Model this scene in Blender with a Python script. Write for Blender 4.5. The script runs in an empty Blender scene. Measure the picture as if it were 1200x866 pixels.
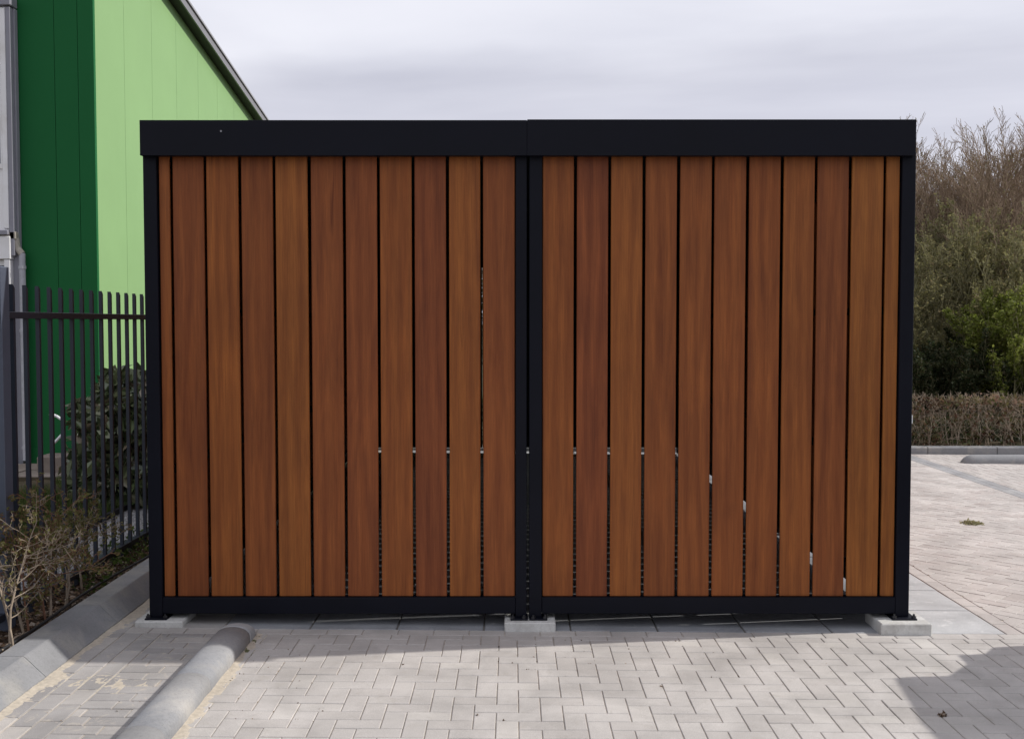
import bpy, math, random
import numpy as np
from mathutils import Vector, Matrix, Euler

random.seed(7)
rng = np.random.default_rng(11)
sc = bpy.context.scene
col = sc.collection
R = math.radians

# ------------------------------------------------------------------ camera
CAM_H, F, PITCH = 1.85, 1250.0, R(2.52)
cam = bpy.data.cameras.new('camera')
cam.sensor_width = 36.0
cam.lens = F / 1200 * 36.0
cam.clip_start, cam.clip_end = 0.05, 3000
camo = bpy.data.objects.new('camera', cam)
camo.location = (0, 0, CAM_H)
camo.rotation_euler = (R(90) - PITCH, 0, 0)
col.objects.link(camo)
sc.camera = camo

# ------------------------------------------------------------------ light
SUN_EL, SUN_AZ = R(37.0), R(9.8)          # sun from the right, 9.8 deg behind the shed front
sdir = Vector((math.cos(SUN_EL) * math.cos(SUN_AZ), math.cos(SUN_EL) * math.sin(SUN_AZ), math.sin(SUN_EL)))
sun = bpy.data.lights.new('sun', 'SUN')
sun.energy = 3.2
sun.angle = R(0.6)
sun.color = (1.0, 0.95, 0.88)
suno = bpy.data.objects.new('sun', sun)
suno.rotation_euler = (-sdir).to_track_quat('-Z', 'Y').to_euler()
suno.location = sdir * 40
col.objects.link(suno)

w = bpy.data.worlds.new('World')
sc.world = w
w.use_nodes = True
nt = w.node_tree
nt.nodes.clear()
N = nt.nodes.new
L = nt.links.new
out = N('ShaderNodeOutputWorld')
bg = N('ShaderNodeBackground')
sky = N('ShaderNodeTexSky')
sky.sky_type = 'NISHITA'
sky.sun_disc = False
sky.sun_elevation = SUN_EL
sky.sun_rotation = math.pi / 2 - SUN_AZ
sky.air_density, sky.dust_density = 1.0, 1.5
bg.inputs['Strength'].default_value = 0.092
# high thin overcast drawn out in long soft banks
tc = N('ShaderNodeTexCoord')
mp = N('ShaderNodeMapping')
mp.inputs['Scale'].default_value = (1.0, 1.0, 5.5)
mp.inputs['Rotation'].default_value = (R(3), R(-5), 0)
n1 = N('ShaderNodeTexNoise')
n1.inputs['Scale'].default_value = 1.6
n1.inputs['Detail'].default_value = 6
n1.inputs['Roughness'].default_value = 0.48
n1.inputs['Distortion'].default_value = 0.5
r1 = N('ShaderNodeValToRGB')
r1.color_ramp.elements[0].position = 0.30
r1.color_ramp.elements[0].color = (5.7, 5.75, 6.6, 1)
r1.color_ramp.elements[1].position = 0.66
r1.color_ramp.elements[1].color = (7.9, 7.9, 8.6, 1)
mx = N('ShaderNodeMix')
mx.data_type = 'RGBA'
mx.inputs[0].default_value = 0.93
L(tc.outputs['Generated'], mp.inputs['Vector'])
# a flat darker bank lies low round the horizon
sx = N('ShaderNodeSeparateXYZ'); L(tc.outputs['Generated'], sx.inputs[0])
nb = N('ShaderNodeTexNoise'); nb.inputs['Scale'].default_value = 2.2; nb.inputs['Detail'].default_value = 5
mb2 = N('ShaderNodeMapping'); mb2.inputs['Scale'].default_value = (1, 1, 3.0)
L(tc.outputs['Generated'], mb2.inputs['Vector']); L(mb2.outputs[0], nb.inputs['Vector'])
ma = N('ShaderNodeMath'); ma.operation = 'MULTIPLY_ADD'; L(nb.outputs[0], ma.inputs[0]); ma.inputs[1].default_value = -0.11
mk = N('ShaderNodeMath'); mk.operation = 'MULTIPLY_ADD'; L(sx.outputs[0], mk.inputs[0]); mk.inputs[1].default_value = -0.045; L(sx.outputs[2], mk.inputs[2]); L(mk.outputs[0], ma.inputs[2])
rb_ = N('ShaderNodeValToRGB')
rb_.color_ramp.elements[0].position = 0.125; rb_.color_ramp.elements[0].color = (0.86, 0.86, 0.885, 1)
rb_.color_ramp.elements[1].position = 0.185; rb_.color_ramp.elements[1].color = (1.12, 1.12, 1.10, 1)
e_ = rb_.color_ramp.elements.new(0.155); e_.color = (0.885, 0.885, 0.90, 1)
L(ma.outputs[0], rb_.inputs[0])
mm_ = N('ShaderNodeMix'); mm_.data_type = 'RGBA'; mm_.blend_type = 'MULTIPLY'; mm_.inputs[0].default_value = 1.0
L(r1.outputs[0], mm_.inputs[6]); L(rb_.outputs[0], mm_.inputs[7])
L(mp.outputs[0], n1.inputs['Vector'])
L(n1.outputs[0], r1.inputs[0])
L(sky.outputs[0], mx.inputs[6])
L(mm_.outputs[2], mx.inputs[7])
L(mx.outputs[2], bg.inputs['Color'])
L(bg.outputs[0], out.inputs[0])

sc.view_settings.view_transform = 'Standard'
sc.view_settings.look = 'None'
sc.view_settings.exposure = 0.30
sc.view_settings.gamma = 1.0
sc.view_settings.use_curve_mapping = False

# ------------------------------------------------------------------ pixel helpers (survey of the place)
def ray(x, y):
    u, v = x - 600.0, 433.0 - y
    c, s = math.cos(PITCH), math.sin(PITCH)
    return Vector((u, F * c + v * s, -F * s + v * c))
def atY(x, y, Y):
    d = ray(x, y); t = Y / d.y
    return Vector((d.x * t, Y, CAM_H + d.z * t))
TILT = 0.0075                               # the yard falls gently to the right
def gz(x): return -x * TILT

# ------------------------------------------------------------------ materials
MATS = {}
def newmat(name):
    m = bpy.data.materials.new(name)
    m.use_nodes = True
    t = m.node_tree
    b = t.nodes['Principled BSDF']
    MATS[name] = m
    return m, t, b
def ramp(t, stops):
    r = t.nodes.new('ShaderNodeValToRGB')
    e = r.color_ramp.elements
    while len(e) < len(stops): e.new(0.5)
    for k, (p, c) in enumerate(stops):
        e[k].position = p
        e[k].color = (*c, 1)
    return r
def noise(t, vec, scale, detail=4, rough=0.55, dist=0.0):
    n = t.nodes.new('ShaderNodeTexNoise')
    n.inputs['Scale'].default_value = scale
    n.inputs['Detail'].default_value = detail
    n.inputs['Roughness'].default_value = rough
    n.inputs['Distortion'].default_value = dist
    if vec is not None: t.links.new(vec, n.inputs['Vector'])
    return n
def math_(t, op, a, b=None):
    n = t.nodes.new('ShaderNodeMath'); n.operation = op
    for k, v in enumerate((a, b)):
        if v is None: continue
        if isinstance(v, (int, float)): n.inputs[k].default_value = v
        else: t.links.new(v, n.inputs[k])
    return n.outputs[0]
def mixc(t, fac, a, b, mode='MIX'):
    n = t.nodes.new('ShaderNodeMix'); n.data_type = 'RGBA'; n.blend_type = mode
    for k, v in ((0, fac), (6, a), (7, b)):
        if isinstance(v, (int, float)): n.inputs[k].default_value = v
        elif isinstance(v, tuple): n.inputs[k].default_value = (*v, 1)
        else: t.links.new(v, n.inputs[k])
    return n.outputs[2]
def bump(t, b, h, strength, dist=0.01):
    n = t.nodes.new('ShaderNodeBump')
    n.inputs['Strength'].default_value = strength
    n.inputs['Distance'].default_value = dist
    t.links.new(h, n.inputs['Height'])
    t.links.new(n.outputs[0], b.inputs['Normal'])
def coords(t, kind='Object'):
    c = t.nodes.new('ShaderNodeTexCoord')
    return c.outputs[kind]
def worldpos(t):
    g = t.nodes.new('ShaderNodeNewGeometry')
    return g.outputs['Position']
def randv(t, attr=False):
    if attr:
        a = t.nodes.new('ShaderNodeAttribute'); a.attribute_name = 'tint'
        return a.outputs['Fac']
    o = t.nodes.new('ShaderNodeObjectInfo')
    return o.outputs['Random']
def simple(name, c, rough=0.6, var=0.25, scale=6.0, bumps=0.15, bscale=60, metal=0.0, spec=0.5, stain=None, stainscale=2.0, pores=0.0):
    m, t, b = newmat(name)
    p = worldpos(t)
    n = noise(t, p, scale, 6, 0.6)
    lo = tuple(v * (1 - var) for v in c); hi = tuple(min(1, v * (1 + var)) for v in c)
    r = ramp(t, [(0.25, lo), (0.75, hi)])
    t.links.new(n.outputs[0], r.inputs[0])
    cc = r.outputs[0]
    if stain:
        n3 = noise(t, p, stainscale, 5, 0.6, 0.3)
        r3 = ramp(t, [(0.5, (0, 0, 0)), (0.68, (1, 1, 1))])
        t.links.new(n3.outputs[0], r3.inputs[0])
        cc = mixc(t, r3.outputs[0], cc, stain)
    if pores:
        for sc_n, lo_, hi_ in ((170, 0.5, 0.3), (60, 0.62, 0.5)):
            n4 = noise(t, p, sc_n, 5, 0.7, 0.0)
            r4 = ramp(t, [(0.30, (1 - pores,) * 3), (0.46, (1, 1, 1)), (0.70, (1 + pores * .35,) * 3)])
            t.links.new(n4.outputs[0], r4.inputs[0])
            cc = mixc(t, 1.0, cc, r4.outputs[0], 'MULTIPLY')
    t.links.new(cc, b.inputs['Base Color'])
    b.inputs['Roughness'].default_value = rough
    b.inputs['Metallic'].default_value = metal
    b.inputs['Specular IOR Level'].default_value = spec
    if bumps:
        n2 = noise(t, p, bscale, 3, 0.6)
        bump(t, b, n2.outputs[0], bumps, 0.004)
    return m
def paver(name, c1, c2, c3, attr=False, dirt=(0.33, 0.30, 0.26), rough=0.85, grime=0.42):
    """fired/concrete paver: own tone per unit, fine aggregate, edge to edge grime"""
    m, t, b = newmat(name)
    p = worldpos(t)
    r = ramp(t, [(0.0, c1), (0.45, c2), (0.8, c2), (1.0, c3)])
    t.links.new(randv(t, attr), r.inputs[0])
    fine = noise(t, p, 260, 3, 0.7)
    rf = ramp(t, [(0.3, (0.78, 0.78, 0.78)), (0.7, (1.14, 1.14, 1.14))])
    t.links.new(fine.outputs[0], rf.inputs[0])
    c = mixc(t, 1.0, r.outputs[0], rf.outputs[0], 'MULTIPLY')
    big = noise(t, p, 2.3, 7, 0.62, 0.4)
    rb = ramp(t, [(0.35, (0.80, 0.80, 0.80)), (0.65, (1.08, 1.08, 1.08))])
    t.links.new(big.outputs[0], rb.inputs[0])
    c = mixc(t, 1.0, c, rb.outputs[0], 'MULTIPLY')
    sp = noise(t, p, 9.0, 8, 0.75, 1.2)
    rs = ramp(t, [(0.56, (0, 0, 0)), (0.70, (1, 1, 1))])
    t.links.new(sp.outputs[0], rs.inputs[0])
    f = math_(t, 'MULTIPLY', rs.outputs[0], grime)
    c = mixc(t, f, c, dirt)
    t.links.new(c, b.inputs['Base Color'])
    b.inputs['Roughness'].default_value = rough
    b.inputs['Specular IOR Level'].default_value = 0.25
    bump(t, b, fine.outputs[0], 0.35, 0.003)
    return m

# hardwood cladding
def wood_mat(name, reds=0.5):
    m, t, b = newmat(name)
    o = coords(t)
    oi = randv(t)
    add = t.nodes.new('ShaderNodeVectorMath'); add.operation = 'ADD'
    cmb = t.nodes.new('ShaderNodeCombineXYZ')
    for k, f in enumerate((13.7, 7.1, 31.0)):
        t.links.new(math_(t, 'MULTIPLY', oi, f), cmb.inputs[k])
    t.links.new(o, add.inputs[0]); t.links.new(cmb.outputs[0], add.inputs[1])
    def mapped(sx, sz):
        mpn = t.nodes.new('ShaderNodeMapping')
        mpn.inputs['Scale'].default_value = (sx, 1, sz)
        t.links.new(add.outputs[0], mpn.inputs['Vector'])
        return mpn.outputs[0]
    grain = noise(t, mapped(26, 0.5), 1.0, 8, 0.72, 1.2)
    fine = noise(t, mapped(125, 4.0), 1.0, 4, 0.7)
    cath = noise(t, mapped(9, 0.7), 1.0, 4, 0.55, 1.6)
    blot = noise(t, mapped(3.0, 1.6), 1.0, 5, 0.6, 0.6)
    wv = t.nodes.new('ShaderNodeTexWave')
    wv.wave_type = 'BANDS'; wv.bands_direction = 'X'
    wv.inputs['Scale'].default_value = 5.0
    wv.inputs['Distortion'].default_value = 9.0
    wv.inputs['Detail'].default_value = 3.0
    wv.inputs['Detail Scale'].default_value = 0.7
    t.links.new(mapped(0.8, 0.10), wv.inputs['Vector'])
    # tone of the board: from orange brown to red brown
    rt = ramp(t, [(0.0, (0.258, 0.086, 0.018)), (0.28, (0.222, 0.064, 0.018)), (0.55, (0.250, 0.080, 0.016)), (0.78, (0.198, 0.055, 0.017)), (1.0, (0.266, 0.095, 0.019))])
    t.links.new(math_(t, 'FRACT', math_(t, 'MULTIPLY', oi, 7.31)), rt.inputs[0])
    def mul(c, n, lo, hi, p0=0.3, p1=0.7, tint=None):
        rr = ramp(t, [(p0, lo), (p1, hi)])
        t.links.new(n, rr.inputs[0])
        return mixc(t, 1.0, c, rr.outputs[0], 'MULTIPLY')
    c = mul(rt.outputs[0], grain.outputs[0], (0.89, 0.87, 0.85), (1.08, 1.08, 1.07))
    c = mul(c, fine.outputs[0], (0.80, 0.78, 0.76), (1.15, 1.16, 1.15))
    c = mul(c, cath.outputs[0], (0.84, 0.80, 0.80), (1.14, 1.15, 1.12), 0.35, 0.65)
    c = mul(c, wv.outputs['Fac'], (0.90, 0.86, 0.84), (1.05, 1.06, 1.06), 0.1, 0.8)
    c = mul(c, blot.outputs[0], (0.90, 0.88, 0.90), (1.08, 1.07, 1.04), 0.32, 0.68)
    # small dark knots and mineral streaks, few and far between
    kn = noise(t, mapped(14, 1.1), 1.0, 3, 0.5, 0.8)
    rk_ = ramp(t, [(0.70, (1, 1, 1)), (0.78, (0.62, 0.52, 0.46))])
    t.links.new(kn.outputs[0], rk_.inputs[0])
    c = mixc(t, 1.0, c, rk_.outputs[0], 'MULTIPLY')
    t.links.new(c, b.inputs['Base Color'])
    b.inputs['Roughness'].default_value = 0.58
    b.inputs['Specular IOR Level'].default_value = 0.3
    h = math_(t, 'ADD', grain.outputs[0], math_(t, 'MULTIPLY', fine.outputs[0], 0.6))
    bump(t, b, h, 0.22, 0.004)
    return m
wood = wood_mat('hardwood')

def steel_mat():
    m, t, b = newmat('black_powder_coat')
    p = worldpos(t)
    n = noise(t, p, 500, 2, 0.5)
    n2 = noise(t, p, 1.7, 6, 0.65)
    r = ramp(t, [(0.3, (0.0024, 0.0030, 0.0070)), (0.7, (0.0045, 0.0054, 0.0115))])
    t.links.new(n2.outputs[0], r.inputs[0])
    t.links.new(r.outputs[0], b.inputs['Base Color'])
    rr = ramp(t, [(0.3, (0.42,) * 3), (0.7, (0.58,) * 3)])
    t.links.new(n2.outputs[0], rr.inputs[0])
    t.links.new(rr.outputs[0], b.inputs['Roughness'])
    b.inputs['Specular IOR Level'].default_value = 0.16
    bump(t, b, n.outputs[0], 0.12, 0.001)
    return m
steel = steel_mat()
inner = simple('dark_inner_and_shadow_strip', (0.02, 0.02, 0.022), 0.7, 0.2)
brick_a = paver('clay_paver', (0.445, 0.422, 0.402), (0.485, 0.463, 0.443), (0.515, 0.492, 0.465))
brick_s = paver('clay_paver_field', (0.445, 0.422, 0.402), (0.485, 0.463, 0.443), (0.515, 0.492, 0.465), attr=True)
brick_side = paver('strip_paver', (0.31, 0.30, 0.295), (0.38, 0.365, 0.355), (0.46, 0.435, 0.41), dirt=(0.52, 0.465, 0.39), grime=0.75)
brick_far = paver('side_paver', (0.45, 0.41, 0.39), (0.49, 0.46, 0.44), (0.52, 0.49, 0.465))
brick_far_s = paver('side_paver_field', (0.45, 0.41, 0.39), (0.49, 0.46, 0.44), (0.52, 0.49, 0.465), attr=True)
brick_grey = paver('grey_band_paver', (0.30, 0.30, 0.31), (0.33, 0.33, 0.34), (0.38, 0.38, 0.38))
slab_m = paver('shaded_slab', (0.24, 0.25, 0.27), (0.29, 0.30, 0.32), (0.34, 0.35, 0.365), dirt=(0.44, 0.44, 0.44), grime=0.5)  # slabs under the shed: its shade is darkened into this colour
slab_w = paver('sunlit_bloom_slab', (0.40, 0.41, 0.425), (0.46, 0.47, 0.48), (0.52, 0.525, 0.53), dirt=(0.72, 0.72, 0.71), grime=0.8)  # same slab in sun: colour lightened for the light, plus white bloom
slab_flag = paver('flagstone', (0.22, 0.18, 0.15), (0.28, 0.24, 0.21), (0.33, 0.29, 0.25))
kerb_m = simple('kerb_concrete', (0.31, 0.315, 0.325), 0.85, 0.16, 3.0, 0.5, 220, spec=0.2, stain=(0.39, 0.38, 0.365), stainscale=3.2, pores=.17)
block_m = simple('pale_concrete', (0.56, 0.56, 0.54), 0.85, 0.12, 8.0, 0.4, 200, spec=0.2, stain=(0.42, 0.41, 0.39), stainscale=6, pores=.17)
dkerb_m = simple('dark_kerb_concrete', (0.235, 0.24, 0.25), 0.85, 0.16, 3.0, 0.5, 220, spec=0.2, stain=(0.31, 0.305, 0.29), stainscale=3.2, pores=.17)
sand_m = simple('jointing_sand', (0.53, 0.475, 0.395), 0.95, 0.2, 40, 0.8, 500, spec=0.1)
bed_m = simple('joint_bed', (0.50, 0.445, 0.38), 0.95, 0.35, 14, 0.6, 300, spec=0.1)
def soil():
    m, t, b = newmat('bark_soil')
    p = worldpos(t)
    v = t.nodes.new('ShaderNodeTexVoronoi'); v.inputs['Scale'].default_value = 60
    t.links.new(p, v.inputs['Vector'])
    r = ramp(t, [(0, (0.018, 0.012, 0.008)), (0.5, (0.06, 0.036, 0.022)), (0.93, (0.10, 0.065, 0.04)), (1.0, (0.26, 0.2, 0.14))])
    t.links.new(v.outputs['Color'], r.inputs[0])
    t.links.new(r.outputs[0], b.inputs['Base Color'])
    b.inputs['Roughness'].default_value = 0.95
    bump(t, b, v.outputs['Distance'], 0.8, 0.01)
    return m
soil_m = soil()
chip_m = None
gravel_m = paver('gravel_stone', (0.22, 0.22, 0.23), (0.34, 0.34, 0.35), (0.50, 0.50, 0.50), attr=True, grime=0.1)
earth_m = simple('earth', (0.085, 0.07, 0.045), 0.95, 0.5, 1.5, 0.8, 25, spec=0.1, stain=(0.05, 0.07, 0.02), stainscale=0.8)
fence_m = simple('fence_paint', (0.018, 0.024, 0.038), 0.42, 0.12, 3, 0.05, 300)
green_dark = simple('dark_green_sheet', (0.013, 0.128, 0.038), 0.6, 0.06, 0.8, 0.04, 40, spec=0.12)
green_light = simple('light_green_sheet', (0.235, 0.395, 0.170), 0.55, 0.06, 0.7, 0.04, 40, spec=0.2)
verge_m = simple('grey_verge_metal', (0.20, 0.20, 0.22), 0.5, 0.1)
soffit_m = simple('black_soffit', (0.015, 0.015, 0.017), 0.6, 0.1)
cabin_white = simple('cabin_white', (0.83, 0.83, 0.84), 0.55, 0.04, 2, 0.05, 50, stain=(0.72, 0.71, 0.69), stainscale=1.6)
cabin_grey = simple('cabin_grey', (0.26, 0.26, 0.30), 0.5, 0.06)
glass_m = simple('window_glass', (0.02, 0.035, 0.07), 0.08, 0.1, 1, 0, spec=0.8)
pipe_m = simple('grey_pipe', (0.42, 0.43, 0.47), 0.45, 0.12, 6, 0.05, 60, stain=(0.33, 0.34, 0.36), stainscale=9)
pipe_brown = simple('weathered_elbow', (0.38, 0.35, 0.30), 0.6, 0.2, 30, 0.1, 90)
bolt_m = simple('bolt_steel', (0.05, 0.05, 0.055), 0.4, 0.2, 20, 0, metal=0.7)
whiterod_m = simple('white_rod', (0.72, 0.74, 0.76), 0.4, 0.05)
carpaint = simple('car_paint', (0.06, 0.065, 0.075), 0.25, 0.05, 1, 0, spec=0.6)
rubber = simple('rubber', (0.02, 0.02, 0.02), 0.85, 0.1)

def foliage(name, cs, rough=0.6, trans=0.42, spec=0.25):
    m, t, b = newmat(name)
    n = len(cs)
    r = ramp(t, [(k / (n - 1), c) for k, c in enumerate(cs)])
    t.links.new(randv(t, True), r.inputs[0])
    t.links.new(r.outputs[0], b.inputs['Base Color'])
    b.inputs['Roughness'].default_value = rough
    b.inputs['Specular IOR Level'].default_value = spec
    if trans:
        tr = t.nodes.new('ShaderNodeBsdfTranslucent')
        t.links.new(r.outputs[0], tr.inputs['Color'])
        ms = t.nodes.new('ShaderNodeMixShader'); ms.inputs[0].default_value = trans
        t.links.new(b.outputs[0], ms.inputs[1]); t.links.new(tr.outputs[0], ms.inputs[2])
        t.links.new(ms.outputs[0], t.nodes['Material Output'].inputs[0])
    return m
laurel_leaf = foliage('laurel_leaf', [(0.04, 0.055, 0.028), (0.07, 0.10, 0.04), (0.11, 0.145, 0.06), (0.18, 0.21, 0.11), (0.20, 0.16, 0.11)], 0.32, 0.12, 0.7)
olive_leaf = foliage('olive_leaf', [(0.145, 0.14, 0.055), (0.21, 0.20, 0.085), (0.28, 0.26, 0.12), (0.235, 0.185, 0.10)], 0.7)
bright_leaf = foliage('bright_leaf', [(0.08, 0.10, 0.015), (0.155, 0.19, 0.028), (0.22, 0.26, 0.05), (0.29, 0.31, 0.09)], 0.6)
dark_leaf = foliage('dark_leaf', [(0.020, 0.030, 0.012), (0.035, 0.05, 0.018), (0.055, 0.065, 0.026), (0.07, 0.06, 0.03)], 0.6)
hedge_leaf = foliage('hedge_leaf', [(0.10, 0.055, 0.03), (0.13, 0.13, 0.04), (0.19, 0.19, 0.065), (0.20, 0.12, 0.075)], 0.7)
beech_leaf = foliage('beech_leaf', [(0.035, 0.02, 0.012), (0.10, 0.055, 0.035), (0.07, 0.078, 0.025), (0.19, 0.11, 0.08), (0.11, 0.11, 0.04), (0.30, 0.20, 0.15)], 0.75)
bark_brown = simple('bark_brown', (0.27, 0.20, 0.145), 0.9, 0.3, 3, 0.3, 60, spec=0.1)
bark_olive = simple('bark_olive', (0.24, 0.225, 0.13), 0.9, 0.3, 2.2, 0.3, 60, spec=0.1)
bark_pale = simple('bark_pale', (0.30, 0.245, 0.19), 0.9, 0.25, 12, 0.3, 90, spec=0.1)
bark_red = simple('bark_red', (0.20, 0.105, 0.07), 0.85, 0.3, 12, 0.3, 90, spec=0.1)
grass_leaf = foliage('grass_blade', [(0.035, 0.055, 0.012), (0.06, 0.10, 0.02), (0.09, 0.13, 0.03), (0.16, 0.15, 0.06)], 0.6)
moss_m = simple('moss', (0.11, 0.115, 0.05), 0.95, 0.5, 60, 0.8, 300)
straw_m = foliage('dry_weed', [(0.20, 0.20, 0.10), (0.32, 0.30, 0.17), (0.42, 0.38, 0.25)], 0.9)
chip_m = foliage('bark_chip', [(0.05, 0.03, 0.02), (0.10, 0.06, 0.035), (0.2, 0.13, 0.08), (0.42, 0.36, 0.3)], 0.9, 0)

# ------------------------------------------------------------------ mesh helpers
class MB:
    def __init__(s): s.v = []; s.f = []; s.t = []
    def box(s, x0, x1, y0, y1, z0, z1, c=0.0, tint=0.5):
        """box, edges chamfered by c"""
        if x1 < x0: x0, x1 = x1, x0
        if y1 < y0: y0, y1 = y1, y0
        if z1 < z0: z0, z1 = z1, z0
        b = len(s.v)
        if c <= 0:
            s.v += [(x, y, z) for z in (z0, z1) for y in (y0, y1) for x in (x0, x1)]
            fs = [(0, 2, 3, 1), (4, 5, 7, 6), (0, 1, 5, 4), (2, 6, 7, 3), (0, 4, 6, 2), (1, 3, 7, 5)]
            s.f += [tuple(b + i for i in f) for f in fs]; s.t += [tint] * 6
            return s
        P = {}
        xs, ys, zs = (x0, x1), (y0, y1), (z0, z1)
        for i in (0, 1):
            for j in (0, 1):
                for k in (0, 1):
                    X, Y, Z = xs[i], ys[j], zs[k]
                    ix, iy, iz = X + c * (1 - 2 * i), Y + c * (1 - 2 * j), Z + c * (1 - 2 * k)
                    for a, p in (('x', (X, iy, iz)), ('y', (ix, Y, iz)), ('z', (ix, iy, Z))):
                        P[(i, j, k, a)] = len(s.v); s.v.append(p)
        F = []
        for a, idx in (('x', 0), ('y', 1), ('z', 2)):
            for side in (0, 1):
                o = [k for k in (0, 1, 2) if k != idx]
                q = []
                for (m, n) in ((0, 0), (1, 0), (1, 1), (0, 1)):
                    key = [0, 0, 0]; key[idx] = side; key[o[0]] = m; key[o[1]] = n
                    q.append(P[(*key, a)])
                F.append(q)
        for ax in (0, 1, 2):          # edges along ax
            o = [k for k in (0, 1, 2) if k != ax]
            names = 'xyz'
            for m in (0, 1):
                for n in (0, 1):
                    k0 = [0, 0, 0]; k0[o[0]] = m; k0[o[1]] = n
                    k1 = list(k0); k1[ax] = 1
                    F.append([P[(*k0, names[o[0]])], P[(*k1, names[o[0]])], P[(*k1, names[o[1]])], P[(*k0, names[o[1]])]])
        for i in (0, 1):
            for j in (0, 1):
                for k in (0, 1):
                    F.append([P[(i, j, k, a)] for a in 'xyz'])
        cx, cy, cz = (x0 + x1) / 2, (y0 + y1) / 2, (z0 + z1) / 2
        for q in F:
            p = [Vector(s.v[i]) for i in q]
            nrm = (p[1] - p[0]).cross(p[2] - p[0])
            ctr = sum(p, Vector()) / len(p) - Vector((cx, cy, cz))
            if nrm.dot(ctr) < 0: q = q[::-1]
            s.f.append(tuple(q)); s.t.append(tint)
        return s
    def prism(s, poly, axis, a0, a1, tint=0.5):
        """poly: list of 2D points in the other two axes (in xyz order); extruded along axis a0..a1"""
        b = len(s.v); n = len(poly)
        def mk(p, a):
            if axis == 'y': return (p[0], a, p[1])
            if axis == 'x': return (a, p[0], p[1])
            return (p[0], p[1], a)
        s.v += [mk(p, a0) for p in poly] + [mk(p, a1) for p in poly]
        F = [list(range(b, b + n)), list(range(b + n, b + 2 * n))]
        F += [[b + i, b + (i + 1) % n, b + n + (i + 1) % n, b + n + i] for i in range(n)]
        ctr = sum((Vector(s.v[k]) for k in range(b, b + 2 * n)), Vector()) / (2 * n)
        for q in F:
            p = [Vector(s.v[i]) for i in q]
            nrm = Vector()
            for i in range(len(p)): nrm += (p[i] - p[0]).cross(p[(i + 1) % len(p)] - p[0])
            c = sum(p, Vector()) / len(p) - ctr
            if nrm.dot(c) < 0: q = q[::-1]
            s.f.append(tuple(q)); s.t.append(tint)
        return s
    def cyl(s, p0, p1, r0, r1=None, n=12, tint=0.5):
        r1 = r0 if r1 is None else r1
        p0, p1 = Vector(p0), Vector(p1)
        d = (p1 - p0).normalized()
        a = d.orthogonal().normalized(); c = d.cross(a)
        b = len(s.v)
        for p, r in ((p0, r0), (p1, r1)):
            for k in range(n):
                th = 2 * math.pi * k / n
                s.v.append(tuple(p + (a * math.cos(th) + c * math.sin(th)) * r))
        for k in range(n):
            s.f.append((b + k, b + (k + 1) % n, b + n + (k + 1) % n, b + n + k)); s.t.append(tint)
        s.f.append(tuple(b + k for k in range(n))[::-1]); s.t.append(tint)
        s.f.append(tuple(b + n + k for k in range(n))); s.t.append(tint)
        return s
    def mesh(s, name, mat, tint=False, smooth=False):
        me = bpy.data.meshes.new(name)
        me.from_pydata([tuple(v) for v in s.v], [], s.f)
        me.materials.append(mat)
        if tint:
            a = me.attributes.new('tint', 'FLOAT', 'FACE')
            a.data.foreach_set('value', np.array(s.t, dtype=np.float32))
        if smooth: me.shade_smooth()
        me.update()
        return me
def link(name, me, parent=None, loc=(0, 0, 0), rot=(0, 0, 0)):
    o = bpy.data.objects.new(name, me)
    o.location = loc; o.rotation_euler = rot
    if parent is not None: o.parent = parent
    col.objects.link(o)
    return o
def part(name, mb, mat, parent, **k):
    return link(name, mb.mesh(name, mat, **k), parent)
def thing(name, label, cat, loc=(0, 0, 0), rot=(0, 0, 0), group=None):
    o = link(name, None, None, loc, rot)
    o['label'] = label; o['category'] = cat
    if group: o['group'] = group
    return o
def struct(name, me, loc=(0, 0, 0), rot=(0, 0, 0)):
    o = link(name, me, None, loc, rot); o['kind'] = 'structure'
    return o
def arrays_mesh(name, V, Q, T, mat, smooth=False):
    me = bpy.data.meshes.new(name)
    me.from_pydata(V.tolist(), [], Q.tolist())
    me.materials.append(mat)
    a = me.attributes.new('tint', 'FLOAT', 'FACE')
    a.data.foreach_set('value', T.astype(np.float32))
    if smooth: me.shade_smooth()
    me.update()
    return me
def tubes(name, segs, mat, n=3):
    """segs: list of (p0,p1,r0,r1)"""
    P0 = np.array([s[0] for s in segs], float); P1 = np.array([s[1] for s in segs], float)
    r0 = np.array([s[2] for s in segs], float); r1 = np.array([s[3] for s in segs], float)
    D = P1 - P0; D /= np.linalg.norm(D, axis=1)[:, None] + 1e-9
    ref = np.where(np.abs(D[:, 2:3]) > 0.8, np.array([[1.0, 0, 0]]), np.array([[0, 0, 1.0]]))
    A = np.cross(D, ref); A /= np.linalg.norm(A, axis=1)[:, None]
    B = np.cross(D, A)
    M = len(segs)
    V = np.zeros((M, 2 * n, 3))
    for k in range(n):
        th = 2 * math.pi * k / n
        o = A * math.cos(th) + B * math.sin(th)
        V[:, k] = P0 + o * r0[:, None]; V[:, n + k] = P1 + o * r1[:, None]
    base = (np.arange(M) * 2 * n)[:, None]
    Q = np.concatenate([base + np.array([[k, (k + 1) % n, n + (k + 1) % n, n + k]]) for k in range(n)], 0)
    return arrays_mesh(name, V.reshape(-1, 3), Q, np.tile(rng.random(M), n), mat, smooth=True)
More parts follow.
